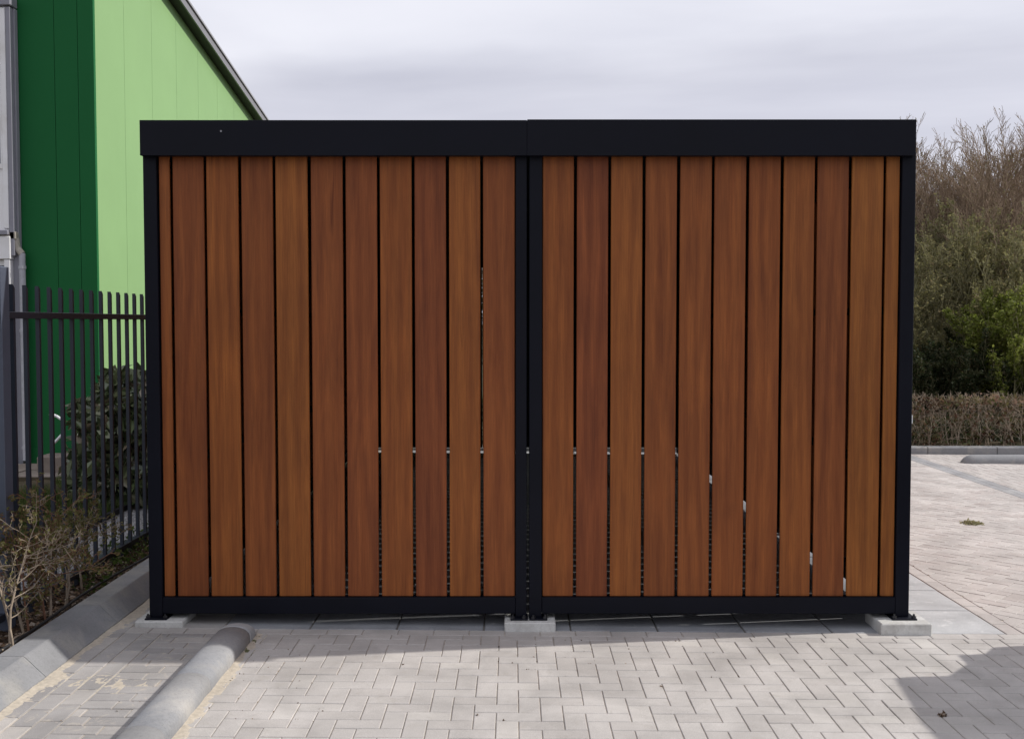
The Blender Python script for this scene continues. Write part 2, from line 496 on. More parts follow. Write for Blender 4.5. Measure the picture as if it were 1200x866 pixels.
def leaves(name, P, size, mat, elong=1.8, up=0.3, tint=None, nrm=None):
    """a folded leaf (two quads) at every point of P"""
    M = len(P)
    size = size * (0.6 + 0.8 * rng.random(M)) if np.isscalar(size) else size
    N_ = rng.normal(size=(M, 3)); N_[:, 2] += up
    if nrm is not None: N_ += nrm
    N_ /= np.linalg.norm(N_, axis=1)[:, None]
    A = np.cross(N_, rng.normal(size=(M, 3))); A /= np.linalg.norm(A, axis=1)[:, None]
    B = np.cross(N_, A)
    s = size[:, None]
    a, b = A * s * elong / 2, B * s / 2
    f = N_ * s * 0.16
    V = np.stack([P - a, P - b + f, P + a, P + b + f], 1)
    base = (np.arange(M) * 4)[:, None]
    Q = np.concatenate([base + np.array([[0, 1, 2]]), base + np.array([[0, 2, 3]])], 0)
    T = rng.random(M) if tint is None else tint
    return arrays_mesh(name, V.reshape(-1, 3), Q, np.tile(T, 2), mat)

# ------------------------------------------------------------------ ground sheet, sunk under everything
def gridsheet(name, x0, x1, y0, y1, nx, ny, zf, mat):
    V = []; Q = []
    for j in range(ny + 1):
        for i in range(nx + 1):
            x = x0 + (x1 - x0) * i / nx; y = y0 + (y1 - y0) * j / ny
            V.append((x, y, zf(x, y)))
    for j in range(ny):
        for i in range(nx):
            a = j * (nx + 1) + i
            Q.append((a, a + 1, a + nx + 2, a + nx + 1))
    me = bpy.data.meshes.new(name); me.from_pydata(V, [], Q); me.materials.append(mat); me.shade_smooth()
    return me
struct('ground', gridsheet('ground', -900, 900, -300, 1500, 8, 8, lambda x, y: -0.14 - 0.008 * max(-12, min(12, x)), earth_m))

# ------------------------------------------------------------------ paving
def inset_poly(poly, d):
    """inset a convex CCW polygon by d"""
    n = len(poly); big = [(-1e3, -1e3), (1e3, -1e3), (1e3, 1e3), (-1e3, 1e3)]
    for i in range(n):
        a, b = poly[i], poly[(i + 1) % n]
        ex, ey = b[0] - a[0], b[1] - a[1]; l = math.hypot(ex, ey)
        if l < 1e-6: continue
        nx, ny = -ey / l, ex / l
        big = clip(big, nx, ny, nx * a[0] + ny * a[1] + d)
        if not big: return []
    return big
def clip(poly, nx, ny, c):
    """keep nx*x+ny*y >= c"""
    outp = []
    for i in range(len(poly)):
        p, q = poly[i], poly[(i + 1) % len(poly)]
        dp, dq = nx * p[0] + ny * p[1] - c, nx * q[0] + ny * q[1] - c
        if dp >= 0: outp.append(p)
        if (dp >= 0) != (dq >= 0):
            t = dp / (dp - dq); outp.append((p[0] + (q[0] - p[0]) * t, p[1] + (q[1] - p[1]) * t))
    return outp
def area(p): return 0.5 * abs(sum(p[i][0] * p[(i + 1) % len(p)][1] - p[(i + 1) % len(p)][0] * p[i][1] for i in range(len(p))))
def add_unit(mb, poly, joint, ch, z, depth, tint, cx=0, cy=0, tilt=(0, 0)):
    A = inset_poly(poly, joint / 2); B = inset_poly(poly, joint / 2 + ch)
    if len(A) < 3 or len(B) != len(A): return False
    n = len(A); b = len(mb.v)
    def zz(p, z0): return (p[0] - cx, p[1] - cy, z0 + tilt[0] * (p[0] - cx) + tilt[1] * (p[1] - cy))
    mb.v += [zz(p, z - depth) for p in A] + [zz(p, z - ch) for p in A] + [zz(p, z) for p in B]
    for k in range(n):
        k2 = (k + 1) % n
        mb.f.append((b + k, b + k2, b + n + k2, b + n + k)); mb.f.append((b + n + k, b + n + k2, b + 2 * n + k2, b + 2 * n + k)); mb.t += [tint] * 2
    mb.f.append(tuple(b + 2 * n + k for k in range(n))); mb.t.append(tint)
    return True
def herringbone(P, x0, y0, X0, X1, Y0, Y1, ang=0.0):
    """units (polygon, is_horizontal) of a 90 degree herringbone covering the rectangle, rotated by ang about (x0,y0)"""
    ca, sa = math.cos(ang), math.sin(ang)
    rad = math.hypot(X1 - X0, Y1 - Y0) + 1
    n = int(rad / P) + 2
    cxm, cym = (X0 + X1) / 2 - x0, (Y0 + Y1) / 2 - y0
    ci, cj = int((cxm * ca + cym * sa) / P), int((-cxm * sa + cym * ca) / P)
    res = []
    for i in range(ci - n, ci + n):
        for j in range(cj - n, cj + n):
            k = (i + j) % 4
            if k == 0: q = (i, j, 2, 1)
            elif k == 2: q = (i, j, 1, 2)
            else: continue
            mxx, myy = (q[0] + q[2] / 2) * P, (q[1] + q[3] / 2) * P
            wx, wy = x0 + mxx * ca - myy * sa, y0 + mxx * sa + myy * ca
            if not (X0 - .2 < wx < X1 + .2 and Y0 - .2 < wy < Y1 + .2): continue
            c = [(q[0] * P, q[1] * P), ((q[0] + q[2]) * P, q[1] * P), ((q[0] + q[2]) * P, (q[1] + q[3]) * P), (q[0] * P, (q[1] + q[3]) * P)]
            poly = [(x0 + a * ca - b * sa, y0 + a * sa + b * ca) for a, b in c]
            full = all(X0 <= p[0] <= X1 and Y0 <= p[1] <= Y1 for p in poly)
            if not full:
                for nx, ny, cc in ((1, 0, X0), (-1, 0, -X1), (0, 1, Y0), (0, -1, -Y1)):
                    poly = clip(poly, nx, ny, cc)
                    if not poly: break
                if not poly or area(poly) < P * P * 0.12: continue
                # drop duplicate points
                pp = [p for k_, p in enumerate(poly) if math.hypot(p[0] - poly[k_ - 1][0], p[1] - poly[k_ - 1][1]) > 1e-4]
                poly = pp
            res.append((poly, k == 0, full, (wx, wy)))
    return res
def centroid(p): return (sum(a[0] for a in p) / len(p), sum(a[1] for a in p) / len(p))
def inview(x, y):
    if y < 4.6: return False
    return abs(x) / y < 0.495
def lay(name, units, bed_rects, mat, mat_stuff, unit_name, joint=0.0042, ch=0.003, limit=290, bed=bed_m, wob=0.0012, hidden=None, beddepth=0.006):
    """bed sheet = the paving; the units that show largest are children, the rest is one joined child"""
    mb = MB()
    for (a, b, c, d) in bed_rects:
        mb.box(a, b, c, d, -0.09, -beddepth)
    root = struct(name, mb.mesh(name, bed), rot=(0, math.atan(TILT), 0))
    sc_ = []
    for u in units:
        x, y = centroid(u[0])
        s = area(u[0]) / (y ** 3) if inview(x, y) and not (hidden and hidden(x, y)) else 0
        sc_.append(s)
    order = sorted(range(len(units)), key=lambda i: -sc_[i])
    chosen = set(i for i in order[:limit] if sc_[i] > 0)
    shared = {}
    rest = MB()
    for i, u in enumerate(units):
        poly, hor, full = u[0], u[1], u[2]
        cx, cy = centroid(poly)
        dz = random.uniform(-wob, wob); tl = (random.uniform(-1, 1) * 0.006, random.uniform(-1, 1) * 0.006)
        if i in chosen:
            if full:
                key = (hor, round(area(poly), 4))
                if key not in shared:
                    m = MB(); add_unit(m, poly, joint, ch, 0.0, 0.03, 0.5, cx, cy)
                    shared[key] = m.mesh(unit_name, mat)
                me = shared[key]
            else:
                m = MB()
                if not add_unit(m, poly, joint, ch, 0.0, 0.03, 0.5, cx, cy): continue
                me = m.mesh(unit_name, mat)
            link(unit_name, me, root, (cx, cy, dz), (tl[0], tl[1], random.uniform(-1, 1) * 0.006))
        else:
            m0 = len(rest.v)
            add_unit(rest, poly, joint, ch, dz, 0.03, random.random(), 0, 0)
    if rest.v:
        o = part(unit_name + '_field', rest, mat_stuff, root, tint=True); o['kind'] = 'stuff'
    return root

P = 0.1056
Y_SLAB = 6.345
# front: herringbone square to the shed
hb = herringbone(P, 0.136 - 40 * P, 5.098 - 40 * P, -1.50, 7.6, -1.0, Y_SLAB - 0.106)
# phase: cell (40,40) must start a lying brick -> (i+j)%4==0 : 80%4==0
lay('front_paving', hb, [(-1.50, 7.6, -1.0, Y_SLAB - 0.106)], brick_a, brick_s, 'brick')
# course of stretchers along the slab edge
def rowunits(x0, x1, y0, y1, ln, off=0.0, along='x'):
    us = []; a, b = (x0, x1) if along == 'x' else (y0, y1)
    t = a - off
    while t < b - 0.02:
        s, e = max(a, t), min(b, t + ln)
        if e - s > 0.02:
            poly = [(s, y0), (e, y0), (e, y1), (s, y1)] if along == 'x' else [(x0, s), (x1, s), (x1, e), (x0, e)]
            us.append((poly, along == 'x', False))
        t += ln
    return us
lay('edge_course', rowunits(-2.30, 3.09, Y_SLAB - 0.106, Y_SLAB, 0.2115, 0.07), [(-2.30, 3.09, Y_SLAB - 0.106, Y_SLAB)], brick_a, brick_s, 'brick')
# slab floor under the shed and out on its right
su = []
xs = [-1.745 + 0.0]; SL = 0.5
nx_, ny_ = 9, 18
X_SLAB1 = 2.98
SLX = (X_SLAB1 + 1.745) / 9
for j in range(ny_):
    for i in range(9):
        a, b = -1.745 + i * SLX, -1.745 + (i + 1) * SLX
        c, d = Y_SLAB + j * 0.525, Y_SLAB + (j + 1) * 0.525
        su.append(([(a, c), (b, c), (b, d), (a, d)], True, True))
su_in = [u for u in su if centroid(u[0])[0] < 2.46]; su_out = [u for u in su if centroid(u[0])[0] >= 2.46]  # shaded inner and sunlit outer slabs, toned apart by colour
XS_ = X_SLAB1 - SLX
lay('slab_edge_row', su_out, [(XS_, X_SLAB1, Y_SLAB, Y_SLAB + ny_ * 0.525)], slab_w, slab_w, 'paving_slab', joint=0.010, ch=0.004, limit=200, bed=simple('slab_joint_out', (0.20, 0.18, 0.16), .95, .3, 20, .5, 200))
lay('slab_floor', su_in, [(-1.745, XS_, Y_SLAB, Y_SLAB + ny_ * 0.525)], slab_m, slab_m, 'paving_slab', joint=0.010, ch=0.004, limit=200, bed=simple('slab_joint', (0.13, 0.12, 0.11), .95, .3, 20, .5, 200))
Y_END = Y_SLAB + ny_ * 0.525
# band of stretchers right of the slabs
lay('border_course', rowunits(X_SLAB1, X_SLAB1 + 0.105, Y_SLAB, 15.3, 0.2125, 0.0, 'y'), [(X_SLAB1, X_SLAB1 + 0.105, Y_SLAB, 15.3)], brick_far, brick_far_s, 'brick')
# right yard: herringbone laid at 45 degrees
XR = X_SLAB1 + 0.105
vis_r = lambda x, y: x / y < 0.37
hb2 = herringbone(P, 4.0, 8.0, XR, 5.50, Y_SLAB - 0.106, 15.3, R(45))
lay('side_paving', hb2, [(XR, 5.50, Y_SLAB - 0.106, 15.3)], brick_far, brick_far_s, 'brick', hidden=vis_r)
# grey line of the parking bays and the bays beyond
gb = rowunits(5.50, 5.606, 6.24, 15.3, 0.2115, 0, 'y') + rowunits(5.606, 5.712, 6.24, 15.3, 0.2115, 0.1, 'y')
lay('bay_line', gb, [(5.50, 5.712, 6.24, 15.3)], brick_grey, brick_grey, 'brick', hidden=lambda x, y: x / y < 0.37)
hb3 = herringbone(P, 6.5, 12.0, 5.712, 11.0, 6.24, 15.3, R(0))
lay('bay_paving', hb3, [(5.712, 11.0, 6.24, 15.3)], brick_far, brick_far_s, 'brick', limit=120, hidden=vis_r)
# left strip between the kerbs
ls = []
XK0, XK1 = -2.405, -1.705
c0 = [XK0, -2.292, -2.182, -2.07]
for k in range(3):
    ls += rowunits(c0[k], c0[k + 1], 3.0, 6.24, 0.2115, [0.02, 0.125, 0.06][k], 'y')
    ls += rowunits(c0[k], c0[k + 1], 6.24 if k < 1 else Y_SLAB, 15.3, 0.2115, [0.02, 0.125, 0.06][k], 'y')
yy = 3.0; k = 0
while yy < 6.239:
    y2 = min(yy + P, 6.24)
    if y2 - yy > 0.02: ls += rowunits(-2.07, XK1, yy, y2, 0.2115, [0.0, 0.105, 0.16, 0.05][k % 4])
    yy += P; k += 1
ls += [([(a, b_) for a, b_ in ((-2.07, y), (-1.745, y), (-1.745, min(y + .3, 15.3)), (-2.07, min(y + .3, 15.3)))], True, False) for y in np.arange(Y_SLAB, 15.2, 0.3)]
lay('kerb_strip_paving', ls, [(XK0, XK1, 3.0, 6.24), (XK0, -2.30, 6.24, Y_SLAB), (XK0, -1.745, Y_SLAB, 15.3)], brick_side, brick_side, 'brick', joint=0.007)

# sand swept over the joints: lumpy sheets that break through the brick tops in places
from mathutils import noise as mn
def sandsheet(name, x0, x1, y0, y1, edge, amp, mat, kindlabel=None, base=-0.0025, step=0.009, fr=13):
    nx, ny = int((x1 - x0) / step), int((y1 - y0) / (step * 1.6))
    def zf(x, y):
        n = mn.noise(Vector((x * fr, y * fr * 0.6, 3.1))) * 0.6 + mn.noise(Vector((x * fr * 4, y * fr * 3, 9.1))) * 0.4
        return base + gz(x) + amp * (edge(x, y) + 0.85 * n - 0.25)
    me = gridsheet(name, x0, x1, y0, y1, nx, ny, zf, mat)
    o = link(name, me)
    o['kind'] = 'stuff'
    return o
def e_left(x, y):        # ridge along the left kerb
    d = x - (-2.405)
    return max(-0.6, 1.05 - d / (0.095 + 0.025 * math.sin(y * 5)))
o = sandsheet('sand', -2.41, -2.22, 4.0, 7.6, e_left, 0.012, sand_m)
o['label'] = 'pale sand swept along the foot of the long left kerb'; o['category'] = 'sand'
def e_right(x, y):
    d = x - (-1.50)
    return max(-0.6, 0.95 - d / (0.075 + 0.02 * math.sin(y * 6)))
o = sandsheet('sand', -1.505, -1.28, 3.6, 6.23, e_right, 0.011, sand_m)
o['label'] = 'pale sand along the right foot of the round topped kerb'; o['category'] = 'sand'
def e_patch(x, y):
    u = (y - (5.42 - 0.28 * (x + 2.3))) / 0.16
    v = (x + 2.1) / 0.33
    return 0.42 - 0.40 * u * u - 0.35 * v * v
o = sandsheet('sand', -2.40, -1.72, 5.05, 5.85, e_patch, 0.011, sand_m)
o['label'] = 'spilled sand patch between the two kerbs at left'; o['category'] = 'sand'
def e_moss(x, y):
    return 0.75 - (x + 1.49) / 0.06 - abs(y - 5.95) * 1.2
o = sandsheet('moss', -1.50, -1.36, 5.5, 6.23, e_moss, 0.012, moss_m, step=0.008, fr=22)
o['label'] = 'mossy weeds beside the end of the round topped kerb'; o['category'] = 'moss'

# ------------------------------------------------------------------ kerbs
def kerb(name, prof, axis, a0, a1, ln, mat, off=0.0, gap=0.004, cap=None):
    root = struct(name, None)
    t = a0 - off
    while t < a1 - 0.02:
        s, e = max(a0, t), min(a1, t + ln)
        if e - s > 0.03:
            m = MB(); m.prism(prof, axis, s + gap / 2, e - gap / 2)
            ob = part('kerb_stone', m, mat, root)
        t += ln
    return root
zk = gz(-2.45)
kerb('long_kerb', [(-2.66, -0.12), (-2.405, -0.12), (-2.403, 0.012 + zk), (-2.508, 0.112 + zk), (-2.517, 0.117 + zk), (-2.652, 0.117 + zk), (-2.66, 0.109 + zk)], 'y', 2.2, 15.3, 1.0, dkerb_m, off=0.78)
# round topped kerb that ends at the shed
def roundprof(x0, x1, h, base, n=12):
    cx, w2 = (x0 + x1) / 2, (x1 - x0) / 2
    pts = [(x0, base)]
    for k in range(n + 1):
        th = math.pi * (1 - k / n)
        pts.append((cx + w2 * math.cos(th), gz(cx) + 0.018 + (h - 0.018) * math.sin(th) ** 0.66))
    pts.append((x1, base))
    return pts
rk = struct('round_kerb', None)
prof = roundprof(-1.705, -1.503, 0.095, -0.10, 16)
for (s, e) in ((2.6, 3.55), (3.554, 4.55), (4.554, 5.25), (5.254, 6.05)):
    m = MB(); m.prism(prof, 'y', s, e)
    o = part('kerb_stone', m, kerb_m, rk, smooth=True)
    o.data.shade_smooth()
# rounded end stone
V = []; Q = []
nr, na = 8, 16
for r_ in range(nr + 1):
    th = (math.pi / 2) * r_ / nr
    yv = 6.054 + 0.176 * (0.55 * math.sin(th) + 0.45 * r_ / nr); sc2 = math.cos(th) ** 0.42 if r_ < nr else 0.0
    for (x, z) in prof:
        cx = -1.604
        V.append((cx + (x - cx) * (0.80 + 0.20 * sc2 if sc2 > 0 else 0.80), yv, -0.1 + (z + 0.1) * (0.66 + 0.34 * sc2)))
npf = len(prof)
for r_ in range(nr):
    for k in range(npf - 1):
        a = r_ * npf + k; Q.append((a, a + 1, a + npf + 1, a + npf))
Q.append(tuple(range(nr * npf, nr * npf + npf)))
Q.append(tuple(range(0, npf))[::-1])
me = bpy.data.meshes.new('kerb_stone'); me.from_pydata(V, [], Q); me.materials.append(kerb_m); me.shade_smooth()
link('kerb_stone', me, rk)
# far kerb and its parking stop
zf_ = gz(6.5)
kerb('far_kerb', [(15.32, -0.15), (15.32, 0.09 + zf_), (15.335, 0.105 + zf_), (15.49, 0.105 + zf_), (15.49, -0.15)], 'x', -2.7, 13.0, 1.0, dkerb_m, off=0.30, gap=0.012)
st = struct('parking_stop', None)
pr = [(14.28, -0.15)] + [(14.28 + 0.11 - 0.11 * math.cos(math.pi * k / 12), gz(7.5) + 0.02 + 0.10 * math.sin(math.pi * k / 12)) for k in range(13)] + [(14.50, -0.15)]
x_ = 6.10
for k in range(3):
    m = MB()
    if k == 0:
        # rounded left end
        V = []; n_ = len(pr); Q = []
        steps = [(0.0, 0.35), (0.03, 0.62), (0.07, 0.85), (0.12, 0.97), (0.17, 1.0), (1.0, 1.0)]
        for (dx, s_) in steps:
            for (y, z) in pr:
                V.append((x_ + dx, 14.39 + (y - 14.39) * (0.4 + 0.6 * s_), -0.15 + (z + 0.15) * (0.45 + 0.55 * s_)))
        for r_ in range(len(steps) - 1):
            for q in range(n_ - 1):
                a = r_ * n_ + q; Q.append((a, a + n_, a + n_ + 1, a + 1))
        Q.append(tuple(range(n_)))
        me = bpy.data.meshes.new('kerb_stone'); me.from_pydata(V, [], Q); me.materials.append(dkerb_m); me.shade_smooth()
        link('kerb_stone', me, st)
    else:
        m.prism(pr, 'x', x_ + k + 0.006, x_ + k + 1.0); part('kerb_stone', m, dkerb_m, st, smooth=True)

# ------------------------------------------------------------------ the shed
YF = 6.42                                   # front face of the posts
YB = 15.1                                   # back of the shed
shed = thing('bike_shed', 'long shed with hardwood boards in a black steel frame, filling the middle of the yard', 'shed', (0, YF, 0))
shed_inv = Matrix.Translation((0, -YF, 0))
def sp(name, mb, mat, parent=None, **k):
    o = link(name, mb.mesh(name, mat, **k), parent or shed)
    o.location = (0, -YF, 0) if parent is None else (0, 0, 0)
    return o
def X_(px, y=440, Y=YF): return atY(px, y, Y).x
zt_top = atY(600, 141, YF - 0.05).z
zt_bot = atY(600, 182.5, YF - 0.05).z
zb_bot = atY(600, 698.5, YF + 0.025).z
zbm0 = atY(600, 719, YF).z
ZPL = 0.052                                 # top of the concrete blocks
xl0, xl1 = X_(171.0), X_(186.5)
xc0, xc1, xc2, xc3 = X_(604.3), X_(617.2), X_(620.2), X_(635.2)
xr0, xr1 = X_(1053.8), X_(1069.6)
PD = 0.085
# posts: front corners, centre pair, back corners, and intermediate ones on the sides
def post(x0, x1, y0, y1, z0):
    return sp('post', MB().box(x0, x1, y0, y1, z0, zt_bot + 0.03, 0.003), steel)
posts = [(xl0, xl1, YF, ZPL + .01), (xc0, xc1, YF, ZPL + .01), (xc2, xc3, YF, ZPL + .01), (xr0, xr1, YF, ZPL + .01)]
for (a, b, y, z) in posts: post(a, b, y, y + PD, z)
for y in (9.30, 12.20, YB - PD):
    for a, b in ((xl0, xl1), (xr0, xr1)): post(a, b, y, y + PD, 0.0)
# front beams (bottom and hidden top)
for a, b in ((xl1 + .001, xc0 - .001), (xc3 + .001, xr0 - .001)):
    sp('bottom_beam', MB().box(a, b, YF + 0.002, YF + PD - .002, zbm0, zb_bot - .004, 0.003), steel)
    sp('top_beam', MB().box(a, b, YF + 0.055, YF + PD + .04, zt_bot - .01, zt_bot + .08, 0.002), steel)
    # thin lip the boards stand on
    sp('lip', MB().box(a, b, YF + 0.004, YF + 0.05, zb_bot - .0035, zb_bot - .0005), steel)
# dark strips in the slots that draw the shadow line beside the posts
for a, b in ((xl1 + .0005, xl1 + .012), (xc0 - .012, xc0 - .0005), (xc3 + .0005, xc3 + .008), (xr0 - .008, xr0 - .0005)):
    sp('shadow_strip', MB().box(a, b, YF + 0.05, YF + 0.07, zb_bot, zt_bot + .02), inner)
# front boards
gapsL = [203.2, 242.8, 283.2, 323.2, 364, 404.4, 444.3, 484.8, 524.8, 564.6]
gapsR = [673.9, 713.9, 754.0, 794.0, 834.3, 874.5, 914.4, 953.8, 993.6, 1033.8]
BD = YF + 0.022
HB = zt_bot + 0.015 - zb_bot
xfc_ = X_(617.6, 160, YF - .05)
def boards(edges):
    for k in range(len(edges) - 1):
        a, b = edges[k], edges[k + 1]
        wd = b - a
        m = MB(); m.box(-wd / 2, wd / 2, 0, 0.022, 0, HB, 0.004)
        o = link('board', m.mesh('board', wood), shed)
        o.location = ((a + b) / 2, BD - YF + random.uniform(-.0015, .0015), zb_bot)
        o.rotation_euler = (0, random.uniform(-1, 1) * 0.0006, random.uniform(-1, 1) * 0.006)
GW = 0.0185
def lay_boards(xa, gaps, xb):
    xs = [X_(g, 440, BD) for g in gaps]
    segs = [(xa, xs[0] - GW / 2)] + [(xs[k] + GW / 2, xs[k + 1] - GW / 2) for k in range(len(xs) - 1)] + [(xs[-1] + GW / 2, xb)]
    for a, b in segs: boards([a, b])
lay_boards(xl1 + .006, gapsL, xc0 - .004)
lay_boards(xc3 + .004, gapsR, xr0 - .005)
# side walls: boards on edge with the same gaps, on inner rails
def side_boards(x0, x1):
    me = None
    y = YF + PD + 0.006; pitch = 0.2095
    while y + 0.19 < YB - 0.01:
        if me is None:
            m = MB(); m.box(-0.011, 0.011, 0, pitch - 0.0125, 0.0, HB, 0.0025); me = m.mesh('board', wood)
        link('board', me, shed, ((x0 + x1) / 2, y - YF, zb_bot + random.uniform(-.001, .001)), (0, 0, random.uniform(-1, 1) * .004))
        y += pitch
side_boards(xl0 + 0.02, xl0 + 0.042)
side_boards(xr1 - 0.042, xr1 - 0.02)
for a, b in ((xl0, xl1), (xr0, xr1)):
    for y0, y1 in ((YF + PD, 9.30), (9.30 + PD, 12.20), (12.20 + PD, YB - PD)):
        sp('side_beam', MB().box(a + .002, b - .002, y0 + .001, y1 - .001, .055, zb_bot - .004, .003), steel)
for a, b in ((xl0 + .045, xl1 - .002), (xr0 + .002, xr1 - .045)):
    for z in (0.9, 1.9):
        sp('side_rail', MB().box(a, b, YF + PD + .001, YB - PD - .001, z, z + .05, .002), steel)
# back wall: sheets with one open seam
xs_gap = X_(565.2, 440, YB - .03)
sp('back_panel', MB().box(xl1, xs_gap - 0.002, YB - .05, YB - .03, zbm0, zt_top - .0325), inner)
sp('back_panel', MB().box(xs_gap + 0.004, xr0, YB - .05, YB - .03, zbm0, zt_top - .0325), inner)
sp('back_panel', MB().box(xs_gap - 0.014, xs_gap + 0.006, YB - .07, YB - .052, 2.62, zt_bot), inner)
for a, b in ((xl0 + .002, xl1), (xr0, xr1 - .002)):
    sp('side_top_beam', MB().box(a, b, YF + PD + .001, YB - PD - .001, zt_bot + .031, zt_top - .035, .002), steel)
    sp('side_top_beam', MB().box(a + .012, b - .012, YF + PD + .001, YB - PD - .001, zt_bot - .05, zt_bot + .03, .002), steel)
sp('joint_plate', MB().box(xfc_ - .06, xfc_ + .06, YF - .0465, YF - .0445, zt_bot + .006, zt_top - .002), steel)
# roof and fascia in two halves, each a folded sheet
zr = zt_top
xf0, xf1 = X_(163.6, 160, YF - .05), X_(1073.8, 160, YF - .05)
xfc = X_(617.6, 160, YF - .05)
for a, b, dz in ((xf0, xfc - 0.0015, 0.0), (xfc + 0.0015, xf1, 0.004)):      # right half sits 4 mm higher
    f = MB()
    f.box(a, b, YF - 0.05, YF - 0.047, zt_bot, zr + dz, 0.0012)
    f.box(a + .001, b - .001, YF - 0.0468, YF + 0.012, zt_bot + .0015, zt_bot + .0045)
    sp('fascia', f, steel)
    sp('roof', MB().box(a + .003, b - .003, YF - 0.044, YB + 0.05, zr - 0.032, zr - 0.004 + dz), steel)
sp('fascia', MB().box(xf0, xf0 + .003, YF - 0.0468, YB + .05, zt_bot + .005, zr - .031), steel)
sp('fascia', MB().box(xf1 - .003, xf1, YF - 0.0468, YB + .05, zt_bot + .005, zr - .031), steel)
sp('fascia', MB().box(xf0 + .004, xf1 - .004, YB + .052, YB + .055, zt_bot, zr + .001), steel)
# screw heads
for (px, py) in ((259, 154), ):
    p = atY(px, py, YF - .05)
    sp('screw', MB().cyl((p.x, YF - .050, p.z), (p.x, YF - .0525, p.z), .006, n=8), simple('bright_screw', (.25, .25, .27), .4, metal=.6))
sp('tag', MB().box(xr1 + .0005, xr1 + .012, YF + .02, YF + .05, atY(1069, 497, YF).z, atY(1069, 487, YF).z, .002), whiterod_m)
# base plates with bolts
def plate(cx, wdt, dpt, yc, bolts):
    b = MB().box(cx - wdt / 2, cx + wdt / 2, yc - dpt / 2, yc + dpt / 2, ZPL + .0005, ZPL + .010, .002)
    o = sp('base_plate', b, steel)
    for (dx, dy, h) in bolts:
        m = MB()
        m.cyl((cx + dx, yc + dy, ZPL + .010), (cx + dx, yc + dy, ZPL + .022), .014, n=6)
        m.cyl((cx + dx, yc + dy, ZPL + .022), (cx + dx, yc + dy, ZPL + .022 + h), .007, n=8)
        link('bolt', m.mesh('bolt', bolt_m), o)
plate((xl0 + xl1) / 2 + .01, .135, .15, YF + .035, [(-.052, -.055, .012), (.052, -.055, .01), (.055, .055, .025)])
plate(xc1 - .045, .105, .13, YF + .015, [(-.04, -.05, .01), (.03, -.05, .008), (-.035, .045, .02)])
plate(xc2 + .055, .11, .13, YF + .015, [(-.03, -.05, .01), (.042, -.05, .012), (.04, .045, .02)])
plate((xr0 + xr1) / 2 + .002, .15, .15, YF + .03, [(.06, -.055, .012), (-.058, -.052, .012), (-.06, .055, .03)])

# concrete blocks under the feet
def block(x0, x1, y0, y1, z0, label):
    o = link('concrete_block', MB().box(x0, x1, y0, y1, z0, ZPL, .006).mesh('concrete_block', block_m))
    o['label'] = label; o['category'] = 'block'; o['group'] = 'concrete blocks under the shed posts'
block(-2.275, -1.985, 6.352, 6.63, -0.05, 'concrete block under the left shed post, almost flush with the paving')
block(-0.045, 0.262, 6.325, 6.60, -0.06, 'pale concrete block under the centre pair of shed posts')
block(2.208, 2.512, 6.30, 6.60, -0.08, 'pale concrete block standing proud under the right shed post')

# ------------------------------------------------------------------ left verge: soil strip, fence, plants
def soilz(x, y):
    return 0.075 + 0.02 * mn.noise(Vector((x * 5, y * 5, 1))) + 0.014 * mn.noise(Vector((x * 22, y * 22, 4)))
struct('soil_bed', gridsheet('soil_bed', -3.25, -2.655, 2.5, 15.3, 18, 420, soilz, soil_m))
pts = np.stack([rng.uniform(-3.1, -2.67, 5000), rng.uniform(4.5, 9.5, 5000), np.zeros(5000)], 1)
pts[:, 2] = [soilz(a, b) + .004 for a, b in pts[:, :2]]
o = link('bark_mulch', leaves('bark_mulch', pts, 0.018, chip_m, 1.8, 2.5)); o['kind'] = 'stuff'
o['label'] = 'brown bark chips on the soil between kerb and fence'; o['category'] = 'mulch'

XFE = -2.95
fence = thing('metal_fence', 'dark blue grey metal picket fence running back beside the kerb', 'fence', (XFE, 6.2, 0))
def fp(name, mb, mat=fence_m, parent=None):
    o = link(name, mb.mesh(name, mat), fence); o.location = (-XFE, -6.2, 0); return o
zft, zfr, zfb = 2.075, 1.893, 0.150
fp('rail', MB().box(XFE - .02, XFE + .02, 3.4, 15.0, zfr - .02, zfr + .02, .002))
fp('rail', MB().box(XFE - .03, XFE + .022, 3.4, 15.0, zfb - .02, zfb + .022, .002))
pm = MB(); pm.prism([(-.012, 0.03), (.012, 0.03), (.012, zft - .022), (-.012, zft)], 'x', -.012, .012)
pk = pm.mesh('picket', fence_m)
y = 6.306 - 0.17 * 14
while y < 14.8:
    if not any(abs(y - q) < .07 for q in (3.5, 6.14, 8.75, 11.4, 14.05)):
        link('picket', pk, fence, (0, y - 6.2, 0))
    y += 0.17
for y in (3.5, 8.93, 11.6, 14.3):
    fp('post', MB().box(XFE - .03, XFE + .03, y - .03, y + .03, -.1, 2.12, .004))
gp = MB().box(XFE - .085, XFE + .035, 6.10, 6.20, -.1, 2.17, .004)
o = link('post', gp.mesh('post', simple('post_paint', (0.075, 0.09, 0.125), .4, .1)), fence); o.location = (-XFE, -6.2, 0)
o['label'] = 'thicker lighter fence post'

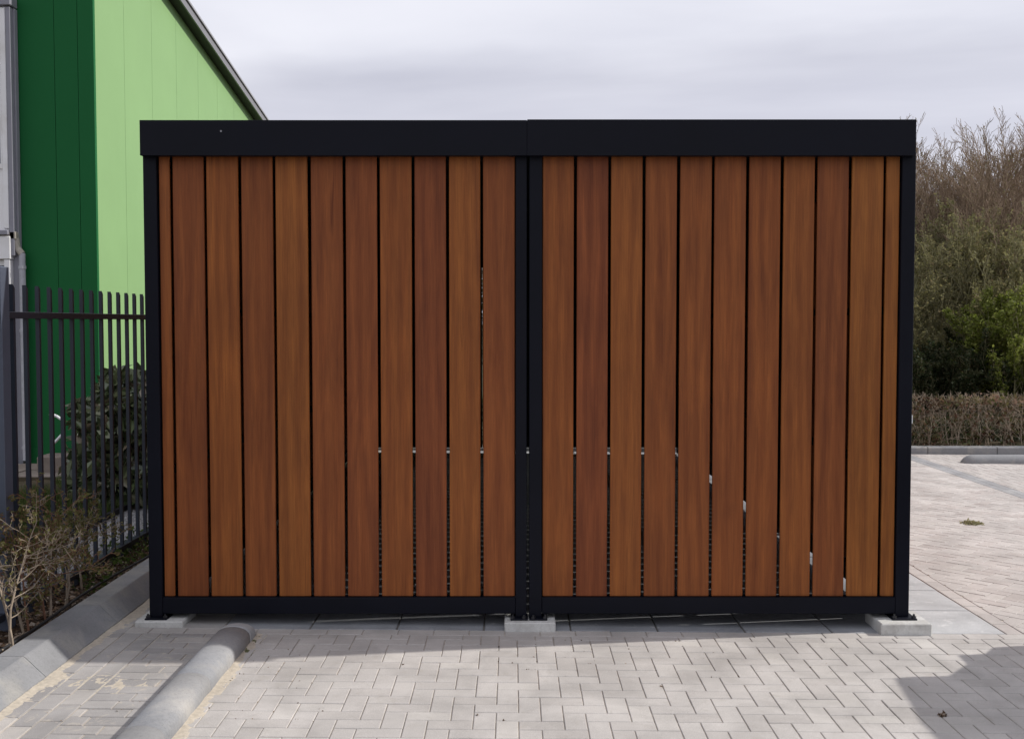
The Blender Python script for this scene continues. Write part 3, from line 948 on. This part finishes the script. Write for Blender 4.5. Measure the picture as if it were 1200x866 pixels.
# stretch behind the fence
kedge = thing('edging_rail', 'low black edging rail between gravel and planting behind the fence', 'edging', (-3.62, 6, 0))
o = link('rail', MB().box(-.02, .02, -1, 9, 0.10, 0.145, .002).mesh('rail', soffit_m), kedge)
for k in range(8): link('peg', MB().cyl((0, -.8 + k * 1.3, -.05), (0, -.8 + k * 1.3, 0.105), .012, n=8).mesh('peg', soffit_m), kedge)
struct('gravel_bed', gridsheet('gravel_bed', -3.60, -3.25, 4.0, 15.3, 4, 60, lambda x, y: 0.05, earth_m))
Mn = 26000
gx = rng.uniform(-3.60, -3.05, Mn); gy = rng.uniform(6.2, 12.5, Mn)
gp_ = np.stack([gx, gy, 0.078 + rng.random(Mn) * .02], 1)
# gravel stones: small octahedra
s_ = 0.011 * (0.6 + 0.8 * rng.random(Mn))
dirs = np.array([[1, 0, 0], [0, 1, 0], [-1, 0, 0], [0, -1, 0], [0, 0, .7], [0, 0, -.7]], float)
rot = rng.uniform(0, 6.28, Mn)
cr, sr = np.cos(rot), np.sin(rot)
V = np.zeros((Mn, 6, 3))
for k, d in enumerate(dirs):
    V[:, k, 0] = gp_[:, 0] + s_ * (d[0] * cr - d[1] * sr) * rng.uniform(.7, 1.3, Mn)
    V[:, k, 1] = gp_[:, 1] + s_ * (d[0] * sr + d[1] * cr) * rng.uniform(.7, 1.3, Mn)
    V[:, k, 2] = gp_[:, 2] + s_ * d[2]
base = (np.arange(Mn) * 6)[:, None]
Q = np.concatenate([base + np.array([f]) for f in ((0, 1, 4), (1, 2, 4), (2, 3, 4), (3, 0, 4))], 0)
o = link('gravel', arrays_mesh('gravel', V.reshape(-1, 3), Q, np.tile(rng.random(Mn), 4), gravel_m)); o['kind'] = 'stuff'
o['label'] = 'light grey gravel strip behind the metal fence'; o['category'] = 'gravel'
# planting ground and flagstones
struct('planting_bed', gridsheet('planting_bed', -12, -3.62, 6.0, 13.28, 30, 40, lambda x, y: 0.06 + .03 * mn.noise(Vector((x * 2, y * 2, 0))), earth_m))
Mn = 26000
gxx = rng.uniform(-5.0, -3.65, Mn); gyy = rng.uniform(7.5, 12.0, Mn)
g = np.stack([gxx, gyy, np.full(Mn, 0.08)], 1)
keep = np.array([mn.noise(Vector((a * 1.5, b * 1.5, 7))) > -.25 for a, b in g[:, :2]])
g = g[keep]; Mn = len(g)
hgt = 0.05 + 0.10 * rng.random(Mn); lean = rng.normal(size=(Mn, 2)) * .04
wv_ = rng.normal(size=(Mn, 2)); wv_ /= np.linalg.norm(wv_, axis=1)[:, None]; wv_ *= .004
V = np.zeros((Mn, 3, 3)); V[:, 0] = g; V[:, 1] = g; V[:, 0, :2] -= wv_; V[:, 1, :2] += wv_; V[:, 2] = g; V[:, 2, :2] += lean; V[:, 2, 2] += hgt
o = link('grass', arrays_mesh('grass', V.reshape(-1, 3), np.arange(Mn * 3).reshape(-1, 3), rng.random(Mn), grass_leaf)); o['kind'] = 'stuff'
o['label'] = 'rough green grass behind the gravel strip'; o['category'] = 'grass'
fl = []
for j in range(2):
    for i in range(9):
        a = -9.2 + i * .5 + (j % 2) * .2; c = 12.0 + j * .5
        fl.append(([(a, c), (a + .5, c), (a + .5, c + .5), (a, c + .5)], True, True))
r_ = MB()
fs = struct('flagstone_path', MB().box(-9.2, -4.5, 12.0, 13.0, -.05, .10).mesh('flagstone_path', earth_m))
for u in fl:
    m = MB(); add_unit(m, u[0], .012, .005, .122 + random.uniform(-.006, .006), .04, .5); link('flagstone', m.mesh('flagstone', slab_flag), fs)

# ------------------------------------------------------------------ vegetation
def branch(segs, tips, p, d, ln, r, lvl, maxl, nchild, spread, upw, wig, rmin, shrink=0.62, nseg=4, first=0.15, jit=0.35):
    p = Vector(p); d = Vector(d).normalized()
    sl = ln / nseg
    pts = [p.copy()]; ds = [d.copy()]
    for k in range(nseg):
        d = (d + Vector((random.gauss(0, wig), random.gauss(0, wig), random.gauss(0, wig) + upw))).normalized()
        p1 = p + d * sl
        ra = r * (1 - 0.75 * k / nseg); rb = r * (1 - 0.75 * (k + 1) / nseg)
        segs.append((tuple(p), tuple(p1), max(ra, rmin), max(rb, rmin)))
        p = p1; pts.append(p.copy()); ds.append(d.copy())
    tips.append((tuple(p), lvl))
    if lvl >= maxl: return
    n = nchild[lvl]
    for c in range(n):
        t = first + (1 - first) * (c + random.random()) / n
        k = min(int(t * nseg), nseg - 1); fr = t * nseg - k
        q = pts[k].lerp(pts[k + 1], fr)
        a = ds[k].orthogonal().normalized()
        a.rotate(Matrix.Rotation(random.uniform(0, 6.283), 3, ds[k]))
        sprd = spread * random.uniform(.6, 1.4)
        nd = (ds[k] * math.cos(sprd) + a * math.sin(sprd)).normalized()
        branch(segs, tips, q, nd, ln * shrink * random.uniform(1 - jit, 1 + jit) * (1.15 - .55 * t), r * (0.55 * (1.1 - .6 * t)), lvl + 1, maxl, nchild, spread, upw, wig, rmin, shrink, max(2, nseg - 1), first, jit)

def bare_tree_meshes(seed, h, bark, leafmat, nstem=3, nleaf=2500, leafsize=.035, twig=.005, nchild=(9, 8, 6), lean=.22, upw=.085, wig=.09):
    random.seed(seed)
    trunk, twigs, tips = [], [], []
    for s in range(nstem):
        a = random.uniform(0, 6.28)
        segs = []
        d = Vector((math.cos(a) * lean * random.uniform(.3, 1.2), math.sin(a) * lean * random.uniform(.3, 1.2), 1))
        p0 = Vector((math.cos(a) * .1, math.sin(a) * .1, -.15))
        branch(segs, tips, p0, d, h * random.uniform(.78, 1.0), .032 * h / 5 * random.uniform(.8, 1.3), 0, 3, nchild, R(31), upw, wig, twig, .42, 7, .18)
        trunk += segs[:7]; twigs += segs[7:]
    tm = tubes('trunk', trunk, bark, 6)
    cm = tubes('crown', twigs, bark, 3)
    lm = None
    if nleaf:
        idx = rng.integers(0, len(twigs), nleaf)
        P0 = np.array([twigs[i][0] for i in idx]); P1 = np.array([twigs[i][1] for i in idx])
        L_ = P0 + (P1 - P0) * rng.random((nleaf, 1)) + rng.normal(size=(nleaf, 3)) * .03
        lm = leaves('foliage', L_, leafsize, leafmat, 1.7, .4)
    return tm, cm, lm
def plant_tree(name, meshes, loc, rz, s, label, cat, group=None):
    t = thing(name, label, cat, loc, (0, 0, rz), group)
    t.scale = (s, s, s)
    for nm, me in zip(('trunk', 'crown', 'foliage'), meshes):
        if me: link(nm, me, t)
    return t
V1 = bare_tree_meshes(21, 6.6, bark_brown, olive_leaf, 6, 2500, .03, .0055, (17, 9, 7), lean=.3)
V2 = bare_tree_meshes(22, 6.2, bark_brown, olive_leaf, 7, 1500, .03, .0055, (16, 9, 6), lean=.32)
V3 = bare_tree_meshes(23, 6.9, bark_brown, olive_leaf, 6, 2500, .03, .0055, (17, 9, 7), lean=.36)
O1 = bare_tree_meshes(31, 3.9, bark_olive, olive_leaf, 7, 9000, .036, .0050, (12, 7, 4), lean=.45)
O2 = bare_tree_meshes(32, 3.5, bark_olive, olive_leaf, 8, 9000, .036, .0050, (12, 7, 4), lean=.5)
D1 = bare_tree_meshes(41, 2.1, bark_olive, dark_leaf, 7, 11000, .05, .004, (9, 6, 3), lean=.6)
B1 = bare_tree_meshes(51, 2.35, bark_olive, bright_leaf, 7, 26000, .034, .004, (12, 8, 4), lean=.65)
GT, GO, GD = 'bare winter trees behind the far hedge', 'olive green shrubs below the bare trees', 'dark undergrowth shrubs behind the low hedge'
tt = [  # x, y, variant, scale, label
    (9.65, 24.6, V1, .92, 'bare brown tree nearest the shed right edge, its twigs fine against the sky'),
    (10.95, 24.2, V3, .90, 'tallest bare brown tree in the middle of the gap right of the shed'),
    (12.35, 25.0, V2, 1.06, 'bare brown tree cut by the right edge of the photo'),
    (9.3, 27.6, V2, .96, 'bare tree standing further back, partly hidden by the shed corner'),
    (10.3, 28.4, V3, 1.08, 'thin bare tree showing between the first and the tallest bare tree'),
    (11.9, 28.0, V1, 1.10, 'bare tree behind the tallest one, its top just right of it'),
    (13.4, 28.6, V3, 1.12, 'bare tree at the far right back of the thicket'),
    (1.6, 24.5, V2, .84, 'bare tree behind the shed, centre, right of the sliver'),
    (4.2, 25.2, V3, .82, 'bare tree behind the right half of the shed'),
    (5.9, 24.2, V1, .84, 'bare tree behind the shed, between the hidden ones at right'),
    (7.3, 26.0, V1, .9, 'bare tree hidden behind the shed'),
    (-0.75, 22.5, V1, .8, 'bare tree straight behind the shed, seen only as a sliver between two boards'),
    (9.85, 23.4, V2, .88, 'bushy bare tree in the front row, filling the corner beside the shed fascia'),
    (12.6, 24.0, V1, .98, 'bushy bare tree in the front row, right of the tallest one'),
    (9.2, 25.6, V3, .86, 'dense bare tree whose branches touch the shed right edge'),
    (10.2, 25.6, V2, 1.04, 'dense bare tree between the shed edge tree and the tallest one'),
    (11.7, 26.4, V1, 1.0, 'dense bare tree just left of the one cut by the right edge'),
    (14.2, 25.4, V2, 1.05, 'bare tree just outside the right edge'),
]
for k, (x, y, v, s, lab) in enumerate(tt):
    plant_tree('bare_tree', v, (x, y, gz(12)), k * 1.37, s * .80, lab, 'tree', GT)
oo = [
    (8.35, 20.6, O1, .92, 'olive shrub rising directly beside the shed right post'),
    (9.55, 21.2, O2, 1.0, 'olive twiggy shrub in the middle of the thicket'),
    (10.6, 20.8, O1, 1.0, 'olive shrub above the bright green bush'),
    (9.0, 23.0, O2, 1.12, 'taller olive shrub in the second row, left of the middle'),
    (10.3, 23.0, O1, 1.05, 'taller olive shrub in the second row, right of the middle'),
    (11.7, 22.6, O2, 1.05, 'olive shrub at the right edge in the second row'),
    (1.0, 21.4, O1, .9, 'olive shrub behind the centre of the shed'),
    (3.2, 21.0, O2, .95, 'olive shrub behind the right half of the shed'),
    (5.2, 21.3, O1, .95, 'olive shrub behind the shed, left of the one by the corner'),
    (7.1, 21.0, O2, .9, 'olive shrub hidden behind the shed'),
    (12.0, 20.6, O1, .95, 'olive shrub just outside the right edge'),
]
for k, (x, y, v, s, lab) in enumerate(oo):
    plant_tree('olive_shrub', v, (x, y, gz(10)), k * 2.1, s, lab, 'shrub', GO)
dd = [
    (7.25, 18.4, 'dark low shrub behind the hedge next to the shed'),
    (8.05, 18.9, 'dark low shrub behind the hedge, second from the shed'),
    (8.85, 18.3, 'dark low shrub in front of the bright green bush, at its left foot'),
    (9.6, 18.1, 'dark low shrub at the right edge behind the hedge'),
    (7.9, 20.0, 'dark shrub deeper in the thicket beside the shed'),
    (9.0, 20.1, 'dark shrub deeper in the thicket near its middle'),
    (10.3, 19.2, 'dark shrub just outside the right edge'),
    (6.3, 18.6, 'dark shrub hidden behind the shed corner'),
]
for k, (x, y, lab) in enumerate(dd):
    plant_tree('dark_shrub', D1, (x, y, gz(9)), k * 1.9, .62 + .07 * (k % 3), lab, 'shrub', GD)
plant_tree('bright_bush', B1, (8.45, 18.5, gz(9)), .4, .98, 'bright yellow green bush at the right behind the low hedge', 'bush')
plant_tree('bright_bush', B1, (9.45, 19.0, gz(9)), 2.4, 1.0, 'bright green bush cut by the right edge, behind the first bright bush', 'bush')

# low clipped hedge along the far kerb
random.seed(5)
HX0, HX1 = -2.6, 12.8
hedge = thing('low_hedge', 'low clipped brown beech hedge along the far kerb', 'hedge', (HX0, 15.55, gz(6)))
segs = []; tips = []
x = 0.1
while x < HX1 - HX0:
    vis = x > 7.5
    for yy_ in (0.15, 0.45, 0.75):
        branch(segs, tips, (x + random.uniform(-.08, .08), yy_ + random.uniform(-.08, .08), 0), (random.uniform(-.25, .25), random.uniform(-.2, .2), 1), random.uniform(.62, .84), .007, 0, 2 if vis else 1, (7, 4), R(42), .03, .10, .0022, .5, 5, .1)
    x += 0.16 if vis else .3
segs = [s for s in segs if s[1][2] < .86]
link('stems', tubes('stems', segs, bark_pale, 3), hedge)
Mn = 42000
hx = rng.uniform(0, HX1 - HX0, Mn); hy = np.where(rng.random(Mn) < .6, rng.beta(1.2, 3, Mn) * .9, rng.uniform(0, .9, Mn))
top = np.array([.79 + .035 * mn.noise(Vector((a * 2.2, 0, 0))) + .02 * mn.noise(Vector((a * 9, b * 6, 0))) for a, b in zip(hx, hy)])
hz = .03 + (top - .03) * rng.random(Mn) ** .8
dens = np.array([mn.noise(Vector((a * 5, b * 5, c * 5))) for a, b, c in zip(hx, hy, hz)]) > .02
keep = dens | (hz > .68)
P_ = np.stack([hx, hy, hz], 1)[keep]
tint = np.clip(.5 + .5 * np.array([mn.noise(Vector((a * 1.3, 5, c * 2))) for a, b, c in P_]) + rng.normal(size=len(P_)) * .22, 0, 1)
P_ = P_[::2]; tint = tint[::2]
link('foliage', leaves('foliage', P_, .040, beech_leaf, 1.6, .3, tint=tint), hedge)
struct('hedge_bed', gridsheet('hedge_bed', -2.7, 30, 15.49, 40, 40, 30, lambda x, y: 0.0 + gz(min(x, 12)) + .05 * mn.noise(Vector((x, y, 0))), earth_m))
Mn = 9000
g = np.stack([rng.uniform(5.5, 13, Mn), rng.uniform(16.5, 19.5, Mn), np.full(Mn, -.02)], 1)
g[:, 2] += rng.random(Mn) * .35
o = link('undergrowth', leaves('undergrowth', g, .06, dark_leaf, 2.0, .5)); o['kind'] = 'stuff'
o['label'] = 'dark tangle of low growth under the shrubs'; o['category'] = 'undergrowth'

# broad leaved evergreen bush behind the fence
def laurel(loc, rx, ry, h, n, label):
    t = thing('laurel_bush', label, 'bush', loc)
    segs, tips = [], []
    for k in range(9):
        a = random.uniform(0, 6.28)
        branch(segs, tips, (0, 0, 0), (math.cos(a) * rx * .8, math.sin(a) * ry * .8, h * .8), h * .85, .014, 0, 2, (6, 4), R(42), .02, .1, .003, .5, 4)
    link('stems', tubes('stems', segs, bark_brown, 5), t)
    q = rng.normal(size=(n, 3)); q /= np.linalg.norm(q, axis=1)[:, None]
    rad = rng.random(n) ** .33
    rad = np.where(rng.random(n) < .65, .80 + .25 * rng.random(n), rad)
    lump = np.array([1 + .30 * mn.noise(Vector(v * 2.4)) for v in q])
    q = np.sign(q) * np.abs(q) ** .72
    P_ = q * (rad * lump)[:, None] * np.array([rx, ry, h / 2]) + np.array([0, 0, h / 2])
    P_ = P_[P_[:, 2] > .02]
    link('foliage', leaves('foliage', P_, .078, laurel_leaf, 2.0, .3, nrm=None), t)
laurel((-3.66, 10.6, .05), .58, .8, 1.25, 5200, 'dark glossy evergreen bush behind the fence, beside the shed left post')
laurel((-4.30, 10.9, .05), .17, .3, .62, 420, 'smaller dark evergreen bush left of the big one, near the stone block')

# young thorny hedge plants between kerb and fence
YH = 'young hedge plants between kerb and fence'
def sapling(seed, x, y, h, label, bark, twiggy=1.0, leafn=260, spreadx=.6):
    random.seed(seed)
    t = thing('hedge_sapling', label, 'shrub', (x, y, soilz(x, y) - .02), group=YH)
    segs, tips = [], []
    for k in range(2 if twiggy > .8 else 1):
        branch(segs, tips, (random.uniform(-.02, .02), random.uniform(-.03, .03), 0), (random.uniform(-.12, .12), random.uniform(-.15, .15), 1), .90 * h * (1 if k == 0 else .8), .0085, 0, 3, (int(10 * twiggy), 5, 3), R(58), .02, .14, .0013, .46, 6, .30)
    st_, tw = segs[:6], segs[6:]
    link('stem', tubes('stem', st_, bark_pale, 6), t)
    link('twigs', tubes('twigs', tw, bark, 4), t)
    idx = rng.integers(0, len(tw), leafn)
    P0 = np.array([tw[i][1] for i in idx]) + rng.normal(size=(leafn, 3)) * .006
    link('foliage', leaves('foliage', P0, .013, hedge_leaf, 1.8, .6), t)
sapling(101, -2.69, 5.66, .84, 'pale stemmed young hedge plant at the left edge, nearest the camera and partly in sun', bark_pale, 1.2, 650)
sapling(102, -2.74, 5.95, .86, 'young thorny hedge plant with reddish twigs, second from the left edge', bark_red, 1.3, 1100)
sapling(103, -2.75, 6.22, .80, 'young hedge plant with greenish leaf buds, third from the left edge', bark_red, 1.3, 1500)
sapling(104, -2.78, 6.53, .72, 'leafier young hedge plant, fourth from the left edge', bark_pale, 1.1, 1400)
sapling(106, -2.86, 6.98, .55, 'thin young hedge plant closest to the shed', bark_red, .8, 420)
# green groundcover in the shaded soil
Mn = 1100
g = np.stack([rng.uniform(-3.15, -2.72, Mn), rng.uniform(6.9, 10.5, Mn), np.full(Mn, .08)], 1); g[:, 2] += rng.random(Mn) ** 2 * .09
o = link('ground_cover', leaves('ground_cover', g, .022, grass_leaf, 2.0, .6)); o['kind'] = 'stuff'
o['label'] = 'low green weeds on the shaded soil by the fence'; o['category'] = 'weeds'
# pruned branch lying on the kerb edge
random.seed(3)
o = link('fallen_twig', tubes('fallen_twig', [((-2.69, 5.55, .125), (-2.72, 5.78, .13), .006, .005), ((-2.72, 5.78, .13), (-2.71, 5.98, .115), .005, .003)], bark_pale, 6))
o['label'] = 'pale dead twig lying on the soil at the kerb, left edge'; o['category'] = 'twig'
o = link('drip_hose', tubes('drip_hose', [((-2.72 + .03 * math.sin(k * .9), 5.2 + k * .3, .118 + .008 * math.sin(k)), (-2.72 + .03 * math.sin((k + 1) * .9), 5.2 + (k + 1) * .3, .118 + .008 * math.sin(k + 1)), .009, .009) for k in range(16)], soffit_m, 8))
o['label'] = 'black hose lying on the soil along the kerb'; o['category'] = 'hose'

# ------------------------------------------------------------------ green building
GX, GY = -5.16, 13.3
bld = thing('green_building', 'green clad hall with a light green side wall and a dark green front', 'building', (GX, GY, 0))
def gpart(name, mb, mat, parent=None, **k):
    o = link(name, mb.mesh(name, mat, **k), parent or bld)
    o.location = (-GX, -GY, 0)
    return o
def roofz(y): return 6.71 - 0.151 * (y - 16.08)
ybs = [GY + .0, 14.36, 15.46, 16.58, 17.72, 18.86, 19.98, 21.1, 22.2, 23.3, 24.4, 25.5, 26.6, 27.7, 28.8, 29.9]
gapg = 0.006
for k in range(len(ybs) - 1):
    a, b = ybs[k] + (gapg / 2 if k else 0.062), ybs[k + 1] - gapg / 2
    m = MB(); m.prism([(a, 0.0), (b, 0.0), (b, roofz(b)), (a, roofz(a))], 'x', GX - .06, GX)
    gpart('wall_panel', m, green_light)
gpart('wall_core', MB().prism([(GY + .07, 0), (ybs[-1], 0), (ybs[-1], roofz(ybs[-1])), (GY + .07, roofz(GY + .07))], 'x', GX - .30, GX - .0605), soffit_m)
xd = [GX + .004, -5.352, -5.640, -6.70, -7.75, -8.8, -9.85, -10.9, -12.0]
for k in range(len(xd) - 1):
    a, b = xd[k + 1] + gapg / 2, xd[k] - (gapg / 2 if k else 0)
    gpart('wall_panel', MB().box(a, b, GY, GY + .06, 0, roofz(GY)), green_dark)
gpart('wall_core', MB().box(-12, GX - .302, GY + .0605, GY + .3, 0, roofz(GY)), soffit_m)
gpart('base_strip', MB().box(-12, GX - .01, GY - .02, GY - .001, 0.0, .28), green_dark)
# verge of the sloping roof
m = MB(); XO = GX + .165
ya, yb = GY - .3, ybs[-1]
def slab_along(x0, x1, dz0, dz1):
    mm = MB(); mm.prism([(ya, roofz(ya) + dz0), (yb, roofz(yb) + dz0), (yb, roofz(yb) + dz1), (ya, roofz(ya) + dz1)], 'x', x0, x1); return mm
gpart('soffit', slab_along(GX - .3, XO - .004, 0.004, .03), soffit_m)
gpart('verge_trim', slab_along(XO - .003, XO + .02, -.005, .115), verge_m)
gpart('verge_trim', slab_along(XO - .05, XO + .045, .117, .15), simple('verge_cap', (.30, .30, .32), .4, .1))
mm = MB(); mm.prism([(ya, roofz(ya) + .031), (yb, roofz(yb) + .031), (yb, roofz(yb) + .11), (ya, roofz(ya) + .11)], 'x', -12, XO - .052)
gpart('roof', mm, verge_m)

# ------------------------------------------------------------------ white cabin left
CY = 13.13
def cX(px, y=300): return atY(px, y, CY).x
def cZ(py): return atY(10, py, CY).z
cab = thing('site_cabin', 'white and grey stacked cabin at the left edge in front of the green hall', 'building', (cX(20), CY, 0))
def cp(name, mb, mat):
    o = link(name, mb.mesh(name, mat), cab); o.location = (-cab.location.x, -CY, 0); return o
xr = atY(20.5, 140, 13.28).x
cp('corner_post', MB().box(xr - .06, xr, CY, CY + .075, cZ(300), cZ(8), .006), cabin_grey)
cp('corner_post', MB().box(xr - .10, xr + .02, CY + .076, CY + .16, 0.0, cZ(8), .006), cabin_grey)
cp('top_trim', MB().box(-9.5, xr + .02, CY - .03, CY + .165, cZ(7), cZ(-6), .01), cabin_grey)
cp('wall', MB().box(-9.5, xr - .061, CY + .02, CY + .16, cZ(272), cZ(8)), cabin_white)
cp('frame_strip', MB().box(xr - .125, xr - .062, CY - .005, CY + .019, cZ(268), cZ(10), .006), cabin_white)
cp('window_frame', MB().box(-7.6, xr - .126, CY + .0, CY + .019, cZ(198), cZ(75), .004), cabin_white)
for z0, z1 in ((cZ(132), cZ(80)), (cZ(192), cZ(138))):
    cp('window_pane', MB().box(-7.5, xr - .150, CY - .004, CY - .001, z0, z1), glass_m)
cp('sill_trim', MB().box(-9.5, xr - .062, CY - .04, CY + .018, cZ(275.5), cZ(270), .006), cabin_grey)
cp('lower_fascia', MB().box(-9.5, cX(13, 300), CY - .02, CY + .16, cZ(304), cZ(277), .008), cabin_white)
cp('lower_column', MB().box(cX(5.5, 330), cX(12.5, 330), CY - .01, CY + .12, 0.0, cZ(304.5), .006), cabin_white)
cp('lower_wall', MB().box(-9.5, cX(5.4, 330), CY + .05, CY + .16, 0.0, cZ(304.5)), cabin_white)
cp('window_pane', MB().box(-8.5, cX(5.2, 330), CY + .044, CY + .049, cZ(323), cZ(311)), glass_m)
# rain pipe
pY = 13.19
def pX(px, py): return atY(px, py, pY)
dp = thing('rain_pipe', 'grey downpipe with weathered elbow between the cabin and the green wall', 'pipe', (pX(27, 500).x, pY, 0))
def pp(name, mb, mat, smooth=False):
    o = link(name, mb.mesh(name, mat, smooth=smooth), dp); o.location = (-dp.location.x, -pY, 0); return o
a = pX(2, 276.5); b = pX(21, 277)
pp('hopper', MB().box(a.x, b.x, pY - .06, pY + .03, pX(10, 281).z, pX(10, 272).z, .008), pipe_brown)
m = MB()
c1, c2, c3 = pX(18.5, 280), pX(20, 291), pX(25.8, 298)
m.cyl(c1, c2, .042, n=14); m.cyl(c2, c3, .042, n=14)
pp('elbow', m, pipe_brown)
e = pX(31.0, 540)
top_ = pX(25.8, 297)
m = MB().cyl((top_.x, pY, top_.z), (top_.x, pY, .14), .038, n=16)
pp('pipe', m, pipe_m, )
for py in (313, 387, 524):
    z = pX(26, py).z
    pp('collar', MB().cyl((top_.x, pY, z - .025), (top_.x, pY, z + .012), .046, n=16), pipe_m)

# stone block with a bent white rod
sY = 12.3
q0, q1 = atY(43, 556, sY), atY(74, 535, sY)
sb = link('stone_block', MB().box(q0.x, q1.x, sY, sY + .35, .1, q1.z, .015).mesh('stone_block', simple('brown_stone', (.20, .165, .14), .9, .25, 9, .5, 60)))
sb['label'] = 'brown stone block by the green wall carrying the bent white rod'; sb['category'] = 'block'
rd = [atY(x_, y_, sY + .12) for x_, y_ in ((58, 485), (66, 487.5), (73.5, 492.5), (73, 509), (66.5, 516), (61, 521), (60.5, 536))]
o = link('bent_rod', tubes('bent_rod', [(tuple(rd[k]), tuple(rd[k + 1]), .017, .017) for k in range(6)], whiterod_m, 8))
o['label'] = 'white bent rod standing on the brown stone block'; o['category'] = 'rod'

# ------------------------------------------------------------------ loose bits on the paving
def litter(name, x, y, n, sx, sy, h, size, mat, label, cat):
    P_ = rng.normal(size=(n, 3)) * np.array([sx, sy, 0]) ; P_[:, 2] = np.abs(rng.normal(size=n)) * h + .002
    o = link(name, leaves(name, P_, size, mat, 2.6, .4), None, (x, y, gz(x)))
    o['label'] = label; o['category'] = cat
p = (4.31, 9.92)
litter('dry_weed', p[0], p[1], 300, .038, .035, .009, .015, straw_m, 'clump of dry weed lying on the right hand paving', 'weed')
litter('dead_leaf', 2.045, 4.985, 18, .010, .007, .005, .014, chip_m, 'crumpled dead leaf on the paving at lower right', 'leaf')
for k, (px, py, lab) in enumerate([(559, 838, 'dark speck of leaf left of the dried weed on the front paving'), (590, 844, 'dark seed on the front paving below the centre block'), (774, 803, 'dark pebble on the front paving right of centre'), (472, 780, 'dark crumb at the shadow edge left of centre')]):
    g_ = ray(px, py); t_ = -CAM_H / g_.z
    litter('leaf_crumb', g_.x * t_, g_.y * t_, 5, .003, .003, .001, .0055, chip_m, lab, 'leaf crumb')
# small weeds in the joints along the left bays
Mn = 500
gx = rng.uniform(-2.35, 2.5, Mn); gy = rng.uniform(4.8, 6.2, Mn)
snap = rng.random(Mn) < .5
gx = np.where(snap, (0.136 - 40 * P) + np.round((gx - 0.136 + 40 * P) / P) * P, gx)
gy = np.where(~snap, (5.098 - 40 * P) + np.round((gy - 5.098 + 40 * P) / P) * P, gy)
kk = np.array([mn.noise(Vector((a * 1.1, b * 1.1, 3))) > .12 for a, b in zip(gx, gy)])
g = np.stack([gx, gy, -TILT * gx + .001], 1)[kk]
if len(g):
    o = link('joint_debris', leaves('joint_debris', g, .006, chip_m, 1.6, 1.5)); o['kind'] = 'stuff'
    o['label'] = 'fine dark crumbs scattered in the paving joints'; o['category'] = 'debris'

# ------------------------------------------------------------------ unseen car added beyond the right edge to throw a shadow into view
car = thing('shadow_car', 'unseen dark hatchback added beyond the right edge to cast a shadow into view', 'car', (4.60, 4.32, gz(4.7)))
def carp(name, mb, mat, **k): return link(name, mb.mesh(name, mat, **k), car)
# lofted body: sections along Y (length), half width and heights
secs = [(-2.05, .62, .42, .62), (-1.9, .78, .26, .80), (-1.2, .86, .22, .95), (-.95, .87, .20, .98), (1.2, .87, .20, 1.0), (1.75, .84, .24, .98), (1.95, .76, .34, .90)]
def loft(secs, mat, name, nn=6):
    V = []; Q = []; rows = 0
    for (y, hw, z0, z1) in secs:
        ring = [(-hw * .92, z0), (-hw, z0 + .15), (-hw, (z0 + z1) / 2), (-hw * .96, z1 - .05), (-hw * .85, z1), (hw * .85, z1), (hw * .96, z1 - .05), (hw, (z0 + z1) / 2), (hw, z0 + .15), (hw * .92, z0)]
        V += [(a, y, b) for a, b in ring]; n = len(ring)
    for r in range(len(secs) - 1):
        for k in range(n):
            a = r * n + k; b = r * n + (k + 1) % n
            Q.append((a, b, b + n, a + n))
    Q.append(tuple(range(n))); Q.append(tuple(range((len(secs) - 1) * n, len(secs) * n))[::-1])
    me = bpy.data.meshes.new(name); me.from_pydata(V, [], Q); me.materials.append(mat); me.shade_smooth()
    return link(name, me, car)
loft(secs, carpaint, 'body')
loft([(-1.15, .78, .93, .99), (-.55, .68, .95, 1.40), (-.2, .64, .95, 1.46), (.9, .64, .95, 1.47), (1.5, .62, .95, 1.40), (1.85, .70, .93, .99)], glass_m, 'cabin_glass')
loft([(-.5, .655, 1.40, 1.44), (-.1, .67, 1.42, 1.49), (.9, .67, 1.42, 1.50), (1.55, .64, 1.36, 1.43)], carpaint, 'roof')
for sx in (-1, 1):
    for yy_ in (-1.3, 1.25):
        wq = carp('shadow_car_wheel', MB().cyl((sx * .70, yy_, .31), (sx * .87, yy_, .31), .31, n=24), rubber)
        link('rim', MB().cyl((sx * .868, yy_, .31), (sx * .885, yy_, .31), .2, n=16).mesh('rim', pipe_m), wq)
